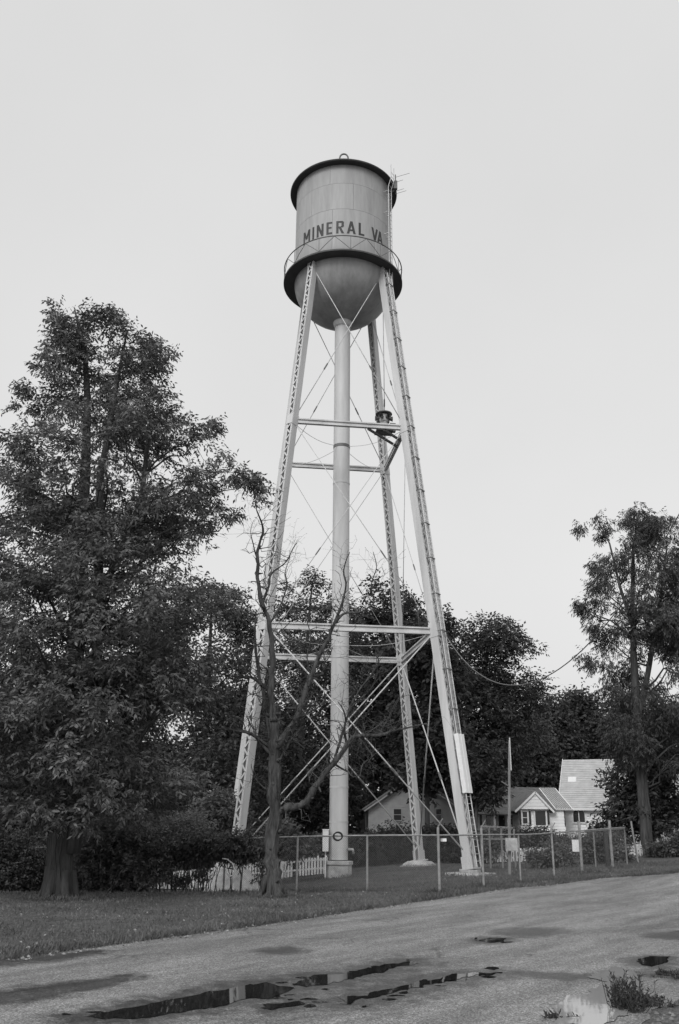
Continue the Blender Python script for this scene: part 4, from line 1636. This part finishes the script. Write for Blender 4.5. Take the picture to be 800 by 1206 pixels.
# sign on the wire
b = gnd(679, 1028)
b.y += .3
c0, c1 = at(674.5, 1003, b.y), at(683.5, 989, b.y)
o = MB().box(c0.x, c1.x, b.y - .02, b.y, c0.z, c1.z).build('white_sign', M['white'], None, tuple(c0))
tag(o, 'small blank white sign hung left of the thick pale post', 'sign')
# gate frame left of the pole
b = gnd(567, 1028)
gf_ = thing('gate_frame', b, 'dark square rail frame standing behind the fence before the bungalow', 'railing')
mb = MB()
Yg = 50
cl, cr = at(566, 973, Yg), at(606, 975, Yg)
mb.bar(cl, cr, .09, .09)
lo = at(566, 988, Yg).z
mb.bar((cl.x, cl.y, lo), (cr.x, cr.y, lo), .07, .07)
mb.build('rail', M['wood'], gf_)
for px in (566, 576, 590, 605):
    q = at(px, 974, Yg)
    MB().bar((q.x, q.y, H(q.x, q.y) - .1), (q.x, q.y, q.z - .02), .09, .09).build('post', M['wood'], gf_)
gf_.location = gf_.location

# service pole with its box
b = gnd(600, 1030)
pole = thing('utility_pole', b, 'slim tall pole with a pale box low on it before the bungalow', 'pole')
tp = at(600, 872, b.y)
MB().tube([b - Vector((0, 0, .2)), b.lerp(Vector((tp.x, b.y, tp.z)), .5), Vector((tp.x, b.y, tp.z))], [.085, .07, .055], 10).build('shaft', M['wood'], pole, smooth='auto')
c0, c1 = at(595, 1002, b.y), at(608, 987, b.y)
mb = MB().box(c0.x, c1.x, b.y - .30, b.y - .115, c0.z, c1.z)
mb.box(c0.x + .03, c1.x - .03, b.y - .315, b.y - .30, c0.z + .03, c1.z - .03)
mb.build('meter_box', M['conc'], pole)
q = at(600, 926, b.y)
MB().bar((q.x - .02, q.y - .05, q.z), (q.x - .38, q.y - .05, q.z + .22), .05, .05).build('bracket', M['galvd'], pole)
mb = MB()
mb.tube([(tp.x - .005, b.y - .085, tp.z - 1.4), (tp.x, b.y - .085, tp.z + .12)], .03, 6)
mb.build('conduit', M['rod'], pole)

# white loop of hose on the vines
b = gnd(268, 1050)
hp = [(262, 1011), (268, 1012), (274, 1017), (277, 1025), (275, 1031), (271, 1032), (267, 1027), (266, 1022)]
o = MB().tube([at(x, y, 33.0) for x, y in hp], .025, 7).build('hose_loop', M['white'], None, tuple(at(268, 1020, 33.0)), smooth=True)
tag(o, 'white hose looped over the vines before the pier', 'hose')

# ================================================================== BUILDINGS
def window(parent, x0, x1, z0, z1, y, fr=.09, mat_f='white', bars=(1, 1)):
    """window in a wall facing -y: proud frame (with bars) and a dark pane"""
    mb = MB()
    mb.box(x0 - fr, x0, y - .08, y + .04, z0 - fr, z1 + fr)
    mb.box(x1, x1 + fr, y - .08, y + .04, z0 - fr, z1 + fr)
    mb.box(x0, x1, y - .08, y + .04, z1, z1 + fr)
    mb.box(x0, x1, y - .10, y + .04, z0 - fr, z0)
    for i in range(bars[0]):
        xx = x0 + (x1 - x0) * (i + 1) / (bars[0] + 1)
        mb.box(xx - .02, xx + .02, y - .05, y + .0, z0, z1)
    for i in range(bars[1]):
        zz = z0 + (z1 - z0) * (i + 1) / (bars[1] + 1)
        mb.box(x0, x1, y - .055, y + .0, zz - .02, zz + .02)
    f = mb.build('window', M[mat_f], parent)
    MB().box(x0, x1, y - .025, y - .012, z0, z1).build('pane', M['glass'], f)
    return f


def siding(mb, x0, x1, y, z0, z1, top=None, step=.2):
    """lapped boards on a wall facing -y; top(z) -> (xa, xb) narrows boards in a gable"""
    z = z0
    while z < z1 - .02:
        ze = min(z + step, z1)
        xa, xb = (x0, x1) if top is None else top(ze)
        if xb - xa > .1:
            mb.add([(xa, y - .035, z), (xb, y - .035, z), (xb, y - .01, ze), (xa, y - .01, ze), (xa, y, z), (xb, y, z)], [(0, 1, 2, 3), (4, 5, 1, 0)])
        z = ze


# --- grey gabled house behind the tower
Y = 66.0
pl, pr, pk = at(434, 951, Y), at(541, 951, Y), at(487, 914, Y)
hs = thing('gabled_house', on((pl.x + pr.x) / 2, Y), 'pale grey gable-ended house half hidden by trees behind the rear tower leg', 'house')
gz = H(pl.x, Y) - .3
ez = (pl.z + pr.z) / 2
mb = MB()
yb = Y + 11
mb.add([(pl.x, Y, gz), (pr.x, Y, gz), (pr.x, Y, ez), (pk.x, Y, pk.z), (pl.x, Y, ez), (pl.x, yb, gz), (pr.x, yb, gz), (pr.x, yb, ez), (pk.x, yb, pk.z), (pl.x, yb, ez)],
       [(0, 1, 2, 3, 4), (6, 5, 9, 8, 7), (5, 0, 4, 9), (1, 6, 7, 2)])
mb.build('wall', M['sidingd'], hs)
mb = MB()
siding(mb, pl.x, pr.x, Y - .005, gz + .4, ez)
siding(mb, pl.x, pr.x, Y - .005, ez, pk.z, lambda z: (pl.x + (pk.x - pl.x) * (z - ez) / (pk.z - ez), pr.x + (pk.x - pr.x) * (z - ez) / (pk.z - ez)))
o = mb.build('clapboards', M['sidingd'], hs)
o['kind'] = 'stuff'
mb = MB()
for s, e in ((-1, pl), (1, pr)):
    d = Vector((e.x - pk.x, 0, ez - pk.z)).normalized()
    n_ = Vector((-d.z, 0, d.x)) if s > 0 else Vector((d.z, 0, -d.x))
    if n_.z < 0: n_ = -n_
    L = math.hypot(e.x - pk.x, ez - pk.z) + .45
    a = Vector((pk.x, (Y + yb) / 2, pk.z)) + n_ * .09
    mb.obox(a + d * L / 2, d * L / 2, Vector((0, (yb - Y) / 2 + .4, 0)), n_ * .06)
rf = mb.build('roof', M['shingle'], hs)
mb = MB()
for s, e in ((-1, pl), (1, pr)):
    d = Vector((e.x - pk.x, 0, ez - pk.z)).normalized()
    L = math.hypot(e.x - pk.x, ez - pk.z) + .40
    n_ = Vector((d.z * -s, 0, d.x * s))
    mb.obox(Vector((pk.x, Y - .41, pk.z)) + d * L / 2 + n_ * -.06, d * L / 2, Vector((0, .02, 0)), n_ * .05)
mb.build('bargeboard', M['sidingd'], rf)
a, b2 = at(464, 966, Y), at(472.5, 953, Y)
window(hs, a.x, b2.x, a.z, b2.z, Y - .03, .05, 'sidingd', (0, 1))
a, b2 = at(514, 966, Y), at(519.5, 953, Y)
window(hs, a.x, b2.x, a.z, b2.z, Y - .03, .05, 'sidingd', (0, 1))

# --- white bungalow with a gabled porch
YP, YM, YRG = 61.0, 64.0, 68.5
zs0 = at(600, 976, YP).z
bx0, bx1 = at(560, 955, YM).x, at(664, 955, YM).x
ev = at(600, 953, YM).z
rg = at(615, 929, YRG).z
bung = thing('white_bungalow', on((bx0 + bx1) / 2, YM), 'white bungalow with a gabled front porch and dark shingled roof beside the church', 'house')
gz = min(H(bx0, YM), H(bx1, YM)) - .3
mb = MB()
mb.box(bx0, bx1, YM, YM + 9, gz, ev)
mb.add([(bx0, YM, ev), (bx0, YRG, rg - .05), (bx0, YM + 9, ev), (bx1, YM, ev), (bx1, YRG, rg - .05), (bx1, YM + 9, ev)], [(0, 2, 1), (3, 4, 5)])
mb.build('wall', M['siding'], bung)
mb = MB()
siding(mb, bx0, bx1, YM - .005, gz + .4, ev)
o = mb.build('clapboards', M['siding'], bung)
o['kind'] = 'stuff'


def slope_roof(x0, x1, ya, za, yb, zb, th=.10):
    d = Vector((0, yb - ya, zb - za))
    L = d.length
    d.normalize()
    n_ = Vector((0, -d.z, d.y))
    mb = MB()
    mb.obox(Vector(((x0 + x1) / 2, (ya + yb) / 2, (za + zb) / 2)) + n_ * th / 2, Vector(((x1 - x0) / 2, 0, 0)), d * L / 2, n_ * th / 2)
    return mb, d, n_, L


xs = at(634, 930, YRG).x
mb, d_, n_, L_ = slope_roof(bx0 - .4, xs, YM - .55, ev - .12, YRG, rg)
rf = mb.build('roof', M['shingle'], bung)
# courses of shingles, each a raised strip
mb = MB()
kk = 16
for i in range(kk):
    c = Vector(((bx0 - .4 + xs) / 2, YM - .55, ev - .12)) + d_ * (L_ * (i + .5) / kk) + n_ * .112
    mb.obox(c, Vector(((xs - bx0 + .4) / 2, 0, 0)), d_ * L_ / kk * .46 + n_ * -.012, n_ * .006)
o = mb.build('shingle_courses', M['shingle'], rf)
o['kind'] = 'stuff'
mb, d_, n_, L_ = slope_roof(xs + .01, bx1 + .6, YM - .20, ev - .04, YRG, rg - .02)
mr = mb.build('metal_roof', M['tin'], bung)
for i in range(9):
    x = xs + .15 + (bx1 + .5 - xs - .2) * i / 8
    c = Vector((x, YM - .20, ev - .04)) + d_ * L_ / 2 + n_ * .13
    MB().obox(c, Vector((.025, 0, 0)), d_ * L_ * .498, n_ * .03).build('standing_seam', M['galv'], mr)
mb, d_, n_, L_ = slope_roof(bx0 - .4, bx1 + .6, YM + 9.5, ev - .12, YRG + .005, rg - .04)
mb.build('rear_roof', M['shingle'], bung)
# porch gable
gl, gr, gp = at(610, 953, YP), at(649, 953, YP), at(630, 933, YP)
ge = (gl.z + gr.z) / 2
mb = MB()
mb.add([(gl.x, YP, ge), (gr.x, YP, ge), (gp.x, YP, gp.z), (gl.x, YP + .15, ge), (gr.x, YP + .15, ge), (gp.x, YP + .15, gp.z)], [(0, 1, 2), (5, 4, 3), (0, 3, 4, 1)])
siding(mb, gl.x, gr.x, YP - .005, ge, gp.z, lambda z: (gl.x + (gp.x - gl.x) * (z - ge) / (gp.z - ge), gr.x + (gp.x - gr.x) * (z - ge) / (gp.z - ge)))
gb = mb.build('porch_gable', M['white'], bung)
mb = MB()
for s, e in ((-1, gl), (1, gr)):
    d = Vector((e.x - gp.x, 0, ge - gp.z)).normalized()
    n_ = Vector((d.z * -s, 0, d.x * s))
    L = math.hypot(e.x - gp.x, ge - gp.z) + .3
    mb.obox(Vector((gp.x, YP + 2.72, gp.z)) + d * L / 2 + n_ * .07, d * L / 2, Vector((0, 2.80, 0)), n_ * .05)
mb.build('porch_roof', M['shingle'], bung)
mb = MB()
for s, e in ((-1, gl), (1, gr)):
    d = Vector((e.x - gp.x, 0, ge - gp.z)).normalized()
    n_ = Vector((d.z * -s, 0, d.x * s))
    L = math.hypot(e.x - gp.x, ge - gp.z) + .28
    mb.obox(Vector((gp.x, YP - .11, gp.z)) + d * L / 2 + n_ * .0, d * L / 2, Vector((0, .02, 0)), n_ * .06)
mb.build('bargeboard', M['white'], gb)
# porch room under the gable
wx0, wx1 = at(612, 960, YP + .3).x, at(647, 960, YP + .3).x
mb = MB().box(wx0, wx1, YP + .3, YM, gz, ge)
siding(mb, wx0, wx1, YP + .295, gz + .3, ge - .05)
pw = mb.build('porch_room', M['siding'], bung)
for (xa, xb, ya_, yb_, mt, br_) in ((616, 620.5, 970, 956, 'white', (0, 1)), (631, 642, 972, 955, 'white', (0, 0))):
    a, b2 = at(xa, ya_, YP + .26), at(xb, yb_, YP + .26)
    window(bung, a.x, b2.x, a.z, b2.z, YP + .26, .10, mt, br_)
for xa, xb in ((612.5, 614.5), (622.5, 625), (644, 646.5)):
    a, b2 = at(xa, 971, YP + .24), at(xb, 955, YP + .24)
    MB().box(a.x, b2.x, YP + .19, YP + .255, a.z, b2.z).build('shutter', M['dark'], bung)
# recessed side porch: door, windows, posts, floor
a, b2 = at(588, 974, YM - .05), at(594, 955, YM - .05)
dr = MB().box(a.x, b2.x, YM - .09, YM - .045, a.z, b2.z).build('door', M['dark'], bung)
MB().box(b2.x - .12, b2.x - .06, YM - .14, YM - .09, (a.z + b2.z) / 2 - .05, (a.z + b2.z) / 2 + .05).build('handle', M['galv'], dr)
for xa, xb in ((573, 578), (601, 606)):
    a, b2 = at(xa, 971, YM - .06), at(xb, 957, YM - .06)
    window(bung, a.x, b2.x, a.z, b2.z, YM - .06, .08, 'white', (0, 1))
for px in (566, 582, 598):
    a = at(px, 954, YM - 2.0)
    MB().bar((a.x, YM - 2.0, gz), (a.x, YM - 2.0, ev - .35), .14, .14).build('porch_post', M['white'] if px > 570 else M['dark'], bung)
mb, d_, n_, L_ = slope_roof(bx0 - .3, wx0 - .02, YM - 2.3, ev - .42, YM - .56, ev - .10, .08)
mb.build('side_porch_roof', M['shingle'], bung)
MB().box(bx0 - .2, wx0 - .02, YM - 2.3, YM - .1, gz, at(580, 978, YM).z).build('porch_floor', M['wood'], bung)

# --- the church, turned a little
ce = at(659, 951, 66.0)
ROTC = R(-20)
ex = Vector((math.cos(ROTC), math.sin(ROTC), 0))
ey = Vector((-math.sin(ROTC), math.cos(ROTC), 0))
church = thing('church', on(ce.x + 4, ce.y + 4), 'white church with a steep pale roof and a pointed arch window', 'church')
hspan = 5.4
rz = at(675, 895, ce.y + ey.y * hspan).z
LC = 17.0
gz = H(ce.x, ce.y) - .5
def cp(u, v, z): return Vector((ce.x, ce.y, 0)) + ex * u + ey * v + Vector((0, 0, z))
mb = MB()
mb.add([cp(0.3, .35, gz), cp(LC, .35, gz), cp(LC, .35, ce.z), cp(.3, .35, ce.z), cp(.3, 2 * hspan - .35, gz), cp(LC, 2 * hspan - .35, gz), cp(LC, 2 * hspan - .35, ce.z), cp(.3, 2 * hspan - .35, ce.z), cp(.3, hspan, rz - .15), cp(LC, hspan, rz - .15)],
       [(0, 1, 2, 3), (5, 4, 7, 6), (4, 0, 3, 8, 7), (1, 5, 6, 9, 2)])
mb.build('wall', M['siding'], church)
mb = MB()
z = gz + .4
while z < ce.z - .1:
    mb.add([cp(.3, .32, z), cp(LC, .32, z), cp(LC, .345, z + .2), cp(.3, .345, z + .2)], [(0, 1, 2, 3)])
    z += .2
o = mb.build('clapboards', M['siding'], church)
o['kind'] = 'stuff'
dsl = (cp(0, hspan, rz) - cp(0, 0, ce.z)).normalized()
nsl = ex.cross(dsl).normalized()
LS = (cp(0, hspan, rz) - cp(0, 0, ce.z)).length
mb = MB()
mb.obox(cp(LC / 2, 0, ce.z) + dsl * LS / 2 - nsl * .06, ex * (LC / 2 + .1), dsl * LS / 2, nsl * .06)
d2 = (cp(0, hspan, rz) - cp(0, 2 * hspan, ce.z)).normalized()
n2 = d2.cross(ex).normalized()
mb.obox(cp(LC / 2, 2 * hspan, ce.z) + d2 * LS / 2 - n2 * .063, ex * (LC / 2 + .1), d2 * LS / 2, n2 * .06)
crf = mb.build('roof', M['churchroof'], church)
mb = MB()
kk = 26
rs = random.Random(4)
for i in range(kk):
    c = cp(LC / 2, 0, ce.z) + dsl * (LS * (i + .5) / kk) + nsl * .010
    mb.obox(c, ex * (LC / 2 + .09), dsl * LS / kk * .47 + nsl * -.010, nsl * .006)
o = mb.build('shingle_courses', M['churchroof'], crf)
o['kind'] = 'stuff'
mb = MB()
mb.obox(cp(LC / 2, -.02, ce.z - .10), ex * (LC / 2 + .12), ey * .03, Vector((0, 0, .09)))
mb.build('gutter', M['white'], crf)
mb = MB()
mb.obox(cp(-.12, 0, ce.z) + dsl * LS / 2 - nsl * .02, ex * .02, dsl * LS / 2, nsl * .10)
mb.build('bargeboard', M['white'], crf)
# pale patch / skylight on the roof slope
c = cp(.72, 0, ce.z) + dsl * (LS * .55) + nsl * .04
MB().obox(c, ex * .30, dsl * .34, nsl * .03).build('skylight', M['white'], crf)
# pointed window
c = cp(0, 0, 0)
def lancet(uc, w_, z0_, z1_, v, name, m, par, ins=0.0):
    m_ = MB()
    hw = w_ / 2
    spring = z0_ + (z1_ - z0_) * .55
    pts = [(-hw, z0_), (hw, z0_), (hw, spring)]
    for i in range(1, 7):
        t = i / 6
        pts.append((hw * math.cos(t * math.pi / 2) ** .8, spring + (z1_ - spring) * math.sin(t * math.pi / 2)))
    for i in range(5, -1, -1):
        t = i / 6
        pts.append((-hw * math.cos(t * math.pi / 2) ** .8, spring + (z1_ - spring) * math.sin(t * math.pi / 2)))
    n = len(pts)
    vs = [cp(uc + x, v, z) for x, z in pts] + [cp(uc + x, v + .05, z) for x, z in pts]
    m_.add(vs, [tuple(range(n))] + [(i, i + n, (i + 1) % n + n, (i + 1) % n) for i in range(n)])
    return m_.build(name, m, par)


uc = (at(684, 960, 65.0).x - ce.x) / ex.x
z0_, z1_ = at(684, 968, 65).z, at(684, 952.5, 65).z
wf = lancet(uc, .95, z0_ - .1, z1_ + .06, .24, 'window', M['white'], church)
lancet(uc, .78, z0_, z1_ - .02, .215, 'pane', M['glass'], wf)
MB().obox(cp(uc, .20, (z0_ + z1_) / 2 - .05), ex * .025, ey * .012, Vector((0, 0, (z1_ - z0_) / 2 - .1))).build('mullion', M['white'], wf)
lancet(uc + 4.2, .95, z0_ - .1, z1_ + .06, .24, 'window', M['white'], church)
o = lancet(uc + 4.2, .78, z0_, z1_ - .02, .215, 'pane', M['glass'], church.children[-1])
# corner pilaster
MB().obox(cp(-.05, .15, (gz + ce.z) / 2), ex * .25, ey * .25, Vector((0, 0, (ce.z - gz) / 2 - .02))).build('corner_pier', M['white'], church)

# --- low white picket fences behind the yard
def picket(label, xa, xb, Y, h, gap=.16):
    root = thing('picket_fence', on((xa + xb) / 2, Y), label, 'fence')
    mb = MB()
    x = xa
    rr_ = random.Random(int(abs(xa) * 10))
    while x < xb:
        g = H(x, Y)
        hh = h * (1 + rr_.uniform(-.10, .06))
        if rr_.random() < .08:
            x += gap
            continue
        mb.box(x, x + .11, Y - .012, Y + .012, g + .05, g + hh)
        x += gap
    o = mb.build('pickets', M['picket'], root)
    o['kind'] = 'stuff'
    mb = MB()
    for zz in (.35, .8):
        mb.bar(on(xa, Y + .04, h * zz), on(xb, Y + .04, h * zz), .04, .09)
    mb.build('rails', M['picket'], root)
    x = xa
    while x < xb:
        MB().bar(on(x, Y + .10, -.1), on(x, Y + .10, h), .1, .1).build('post', M['siding'], root)
        x += 2.4


picket('low white picket fence behind the vines at the front pier', at(176, 1020, 52).x, at(384, 1015, 52).x, 52, .95)
picket('low white picket fence before the bungalow and church', at(566, 1010, 56).x, at(672, 1010, 56).x, 56, .75)
picket('low white picket fence right of the willowy tree trunk', at(700, 1000, 54.5).x, at(820, 1000, 54.5).x, 54.5, .7)
# ================================================================== SHRUBS AND VINES
rb_ = np.random.default_rng(31)


def pb(px, py, Y, rx, rz, ry=None):
    """a leafy lump: picture centre, distance, half sizes in metres"""
    p = at(px, py, Y)
    return (p.x, p.y, p.z, rx, ry or rx * .8, rz)


SG = 'shrubs round the yard'
bush('shrub', 'leafy shrub right of the thick furrowed trunk, pale on top', 'shrub', [pb(128, 1000, 33, .9, 1.15), pb(160, 1015, 33, .8, .9), pb(110, 1025, 33.3, .7, .8)], M['leafD'], rb_, SG, 4600, L=.15, W=.055)
bush('shrub', 'arching pale shrub leaning over the fence left of the front pier', 'shrub', [pb(190, 984, 35, .9, .5), pb(222, 980, 35.5, .8, .5), pb(150, 976, 35.5, .9, .5), pb(112, 980, 34.5, .6, .4)], M['leafE'], rb_, SG, 4600, L=.14, W=.045)
bush('hedge', 'dark overgrown hedge at the left picture edge', 'hedge', [pb(5, 1022, 35, 1.6, 1.0, 1), pb(50, 1020, 36, 1.3, 1.0, .9), pb(-30, 1015, 35, 1.2, 1.2, .9)], M['leafB'], rb_, None, 6500, L=.12, W=.06)
bush('vine', 'tangled vine heaped over the fence before the tall pier', 'vine', [pb(200, 1000, 33.9, .8, .22, .3), pb(250, 996, 33.6, .7, .34, .35), pb(280, 994, 33.4, .6, .36, .35), pb(225, 992, 33.8, .3, .3, .3), pb(170, 1004, 34.2, .5, .3, .35), pb(316, 1000, 33.2, .45, .16, .25)], M['leafD'], rb_, None, 3600, L=.14, W=.06, droop=.8, stems=6)
bush('vine', 'thin vine strands hanging from the fence in front of the low white pickets', 'vine', [pb(205, 1020, 33.9, 1.0, .5, .15), pb(240, 1022, 33.6, .35, .4, .12), pb(312, 1022, 33.2, .3, .4, .12)], M['leafD'], rb_, None, 560, L=.11, W=.05, droop=1.0, stems=9)
bush('shrub', 'small tree-like shrub behind the front tower leg', 'shrub', [pb(262, 960, 46, 1.1, .9), pb(330, 985, 47, 1.2, .7), pb(238, 985, 46, 1.0, .8)], M['leafD'], rb_, SG, 2600, L=.2, W=.1)
bush('shrub', 'dark spreading shrub between the riser and the rear tower leg', 'shrub', [pb(438, 1000, 57, 1.2, .85), pb(466, 997, 57.5, 1.3, .95), pb(420, 1005, 57, .8, .6)], M['leafB'], rb_, SG, 3200, L=.2, W=.1)
bush('shrub', 'dark shrub between the rear tower leg and the laddered leg', 'shrub', [pb(520, 995, 58, 1.2, .9), pb(545, 998, 58, .9, .7)], M['leafB'], rb_, SG, 2400, L=.2, W=.1)
bush('shrub', 'pale-flecked shrub low left of the riser behind the meter box', 'shrub', [pb(350, 1003, 53, 1.0, .55), pb(378, 1000, 54, .7, .6)], M['leafD'], rb_, SG, 1700, L=.18, W=.09)
bush('shrub', 'low shrub beneath the porch of the bungalow', 'shrub', [pb(600, 990, 58, 1.0, .5), pb(630, 988, 58.5, 1.1, .5), pb(575, 997, 56.5, .8, .6)], M['leafD'], rb_, SG, 2000, L=.17, W=.09)
bush('shrub', 'low dark shrub under the pointed church window', 'shrub', [pb(664, 995, 59, 1.2, .35), pb(704, 992, 59, .9, .45)], M['leafD'], rb_, SG, 2000, L=.17, W=.09)
bush('shrub', 'sparse shrub round the posts left of the willowy tree', 'shrub', [pb(700, 1000, 50, .9, .6), pb(725, 998, 50, .8, .7), pb(658, 1008, 48, .7, .45), pb(630, 1012, 48, .6, .35)], M['leafD'], rb_, SG, 2000, L=.15, W=.08)
bush('shrub', 'dark low shrub right of the willowy tree trunk', 'shrub', [pb(785, 1000, 53, 1.0, .35), pb(815, 995, 53, 1.0, .6)], M['leafD'], rb_, SG, 1600, L=.16, W=.08)

# weeds at the pale puddle
rw = np.random.default_rng(41)


def weed(label, px, py, rx, h, n, leaf):
    c = gnd(px, py)
    root = thing('weed_clump', c, label, 'weeds', 'weeds at the road edge')
    Vs = []
    st = MB()
    for i in range(n):
        a, r_ = rw.random() * 6.28, rw.random() ** .5 * rx
        f = np.array([c.x + r_ * math.cos(a) * 1.0, c.y + r_ * math.sin(a) * 1.6, c.z + .02])
        e = f + np.array([rw.normal() * .12, rw.normal() * .12, h * (.35 + .75 * rw.random())])
        p = wobble_path(f, e, 3, .06, rw)
        st.tube(p, [.006, .005, .004, .002], 3, cap=False)
        k = 15
        t = rw.random((k, 1))
        P = f[None] * (1 - t) + e[None] * t
        D = rw.normal(size=(k, 3)) * .6
        D[:, 2] = abs(D[:, 2]) * .8 + .35
        Vs.append(leaf_quads(P, D, .03 + .05 * rw.random(k), .009 + .014 * rw.random(k), rw))
    o = quads_mesh('leaves', np.concatenate(Vs), leaf, root)
    o['kind'] = 'stuff'
    o = st.build('stalks', leaf, root)
    o['kind'] = 'stuff'


weed('dark bushy weed clump growing out of the pale puddle', 740, 1192, .19, .36, 85, M['leafB'])
weed('low dark weeds behind the bushy clump by the pale puddle', 768, 1186, .2, .08, 36, M['leafB'])
weed('small dark weed tuft at the lower end of the pale puddle', 653, 1203, .02, .045, 9, M['leafB'])
weed('flat dark weeds near the small dark puddle at the picture edge', 796, 1152, .25, .05, 40, M['leafB'])

# ---------------- grass on the lawn, litter and loose stones
rg_ = np.random.default_rng(51)
N = 95000
u = rg_.random(N)
# more blades near the camera's side of the lawn
s = rg_.random(N) * 46 - 6
o_ = -(rg_.random(N) ** 1.5) * 22 + .12
P = np.empty((N, 3))
eo_i = np.interp(s, es, eo)
P[:, 0] = E0.x + ED.x * s + EN.x * (eo_i + o_)
P[:, 1] = E0.y + ED.y * s + EN.y * (eo_i + o_)
P[:, 2] = [H(a, b) for a, b in P[:, :2]]
D = rg_.normal(size=(N, 3)) * .5
D[:, 2] = .8
patch = np.array([noise.noise(Vector((a * .35, b * .35, 2))) for a, b in P[:, :2]])
Ls = (.05 + .07 * rg_.random(N)) * (1 + .6 * patch)
V = leaf_quads(P, D, Ls, .012 + .016 * rg_.random(N), rg_)
tag(quads_mesh('grass', V, M['blade']), 'short mown grass over the tower lawn', kind='stuff')
# longer tufts along the verge and round whatever the mower cannot reach
feet = [(c_[0], c_[1], .5, 260) for c_ in [tuple(tl(ANG[k], RB, 0))[:2] for k in ORDER]]
feet = [(x, y, 1.05, 500) for x, y, _, _ in feet] + [(CX, CY, .85, 300), (DB.x, DB.y, .55, 500), (tb1.x, tb1.y, .95, 900), (tr2.x, tr2.y, .8, 500)]
for px, ex in PX:
    x, y = plan_pt(px, PATH)
    feet.append((x, y, .14, 90))
for (a, b) in zip(seg[:-1], seg[1:]):
    feet.append(((a[0] + b[0]) / 2, (a[1] + b[1]) / 2, -1, 170))
tp_list = []
for x, y, r_, n in feet:
    a = rg_.random(n) * 6.283
    if r_ > 0:
        q = r_ * (.75 + .6 * rg_.random(n))
        tp_list.append(np.stack([x + q * np.cos(a), y + q * np.sin(a)], 1))
    else:
        tp_list.append(np.stack([x + rg_.uniform(-.75, .75, n), y + rg_.normal(size=n) * .12], 1))
s = rg_.random(9000) * 46 - 8
o_ = -np.abs(rg_.normal(size=9000)) * .28 + .16
o_ += .12 * np.array([noise.noise(Vector((v * .9, 3, 1))) for v in s])
eo_i = np.interp(s, es, eo)
tp_list.append(np.stack([E0.x + ED.x * s + EN.x * (eo_i + o_), E0.y + ED.y * s + EN.y * (eo_i + o_)], 1))
Q = np.concatenate(tp_list)
P = np.concatenate([Q, np.array([[H(a, b) + .01] for a, b in Q])], 1)
D = rg_.normal(size=(len(P), 3)) * .45
D[:, 2] = .9
V = leaf_quads(P, D, .09 + .16 * rg_.random(len(P)) ** 2, .014 + .016 * rg_.random(len(P)), rg_)
tag(quads_mesh('grass_tufts', V, M['blade']), 'longer grass tufts along the verge and round posts and trunks', kind='stuff')
N = 2600
s = rg_.random(N) * 40 - 6
o_ = -(rg_.random(N) ** 3.2) * 14 + .40
P = np.empty((N, 3))
eo_i = np.interp(s, es, eo)
P[:, 0] = E0.x + ED.x * s + EN.x * (eo_i + o_)
P[:, 1] = E0.y + ED.y * s + EN.y * (eo_i + o_)
P[:, 2] = [H(a, b) + .055 for a, b in P[:, :2]]
D = rg_.normal(size=(N, 3))
D[:, 2] *= .2
V = leaf_quads(P, D, .035 + .05 * rg_.random(N), .02 + .025 * rg_.random(N), rg_, .3)
tag(quads_mesh('leaf_litter', V, M['litter']), 'pale fallen leaves and scraps scattered on the lawn and kerbless road edge', kind='stuff')
# gravel on the shoulder
mb = MB()
rs = random.Random(9)
for i in range(3200):
    s_ = rs.uniform(-8, 30)
    off = near_edge(s_) + abs(rs.gauss(0, 1.1)) - .35
    p = E0 + ED * s_ + EN * off
    z = H(p.x, p.y) + .034
    r_ = rs.choice((.010, .014, .018, .025, .035))
    a = rs.random() * 6.28
    vs = []
    for k in range(5):
        an = a + k * 1.2566
        vs.append((p.x + r_ * rs.uniform(.7, 1.2) * math.cos(an), p.y + r_ * rs.uniform(.7, 1.2) * math.sin(an), z - .004))
    vs.append((p.x, p.y, z + r_ * rs.uniform(.5, .9)))
    mb.add(vs, [(k, (k + 1) % 5, 5) for k in range(5)])
tag(mb.build('gravel', M['stone']), 'loose gravel along the near road edge', kind='stuff')
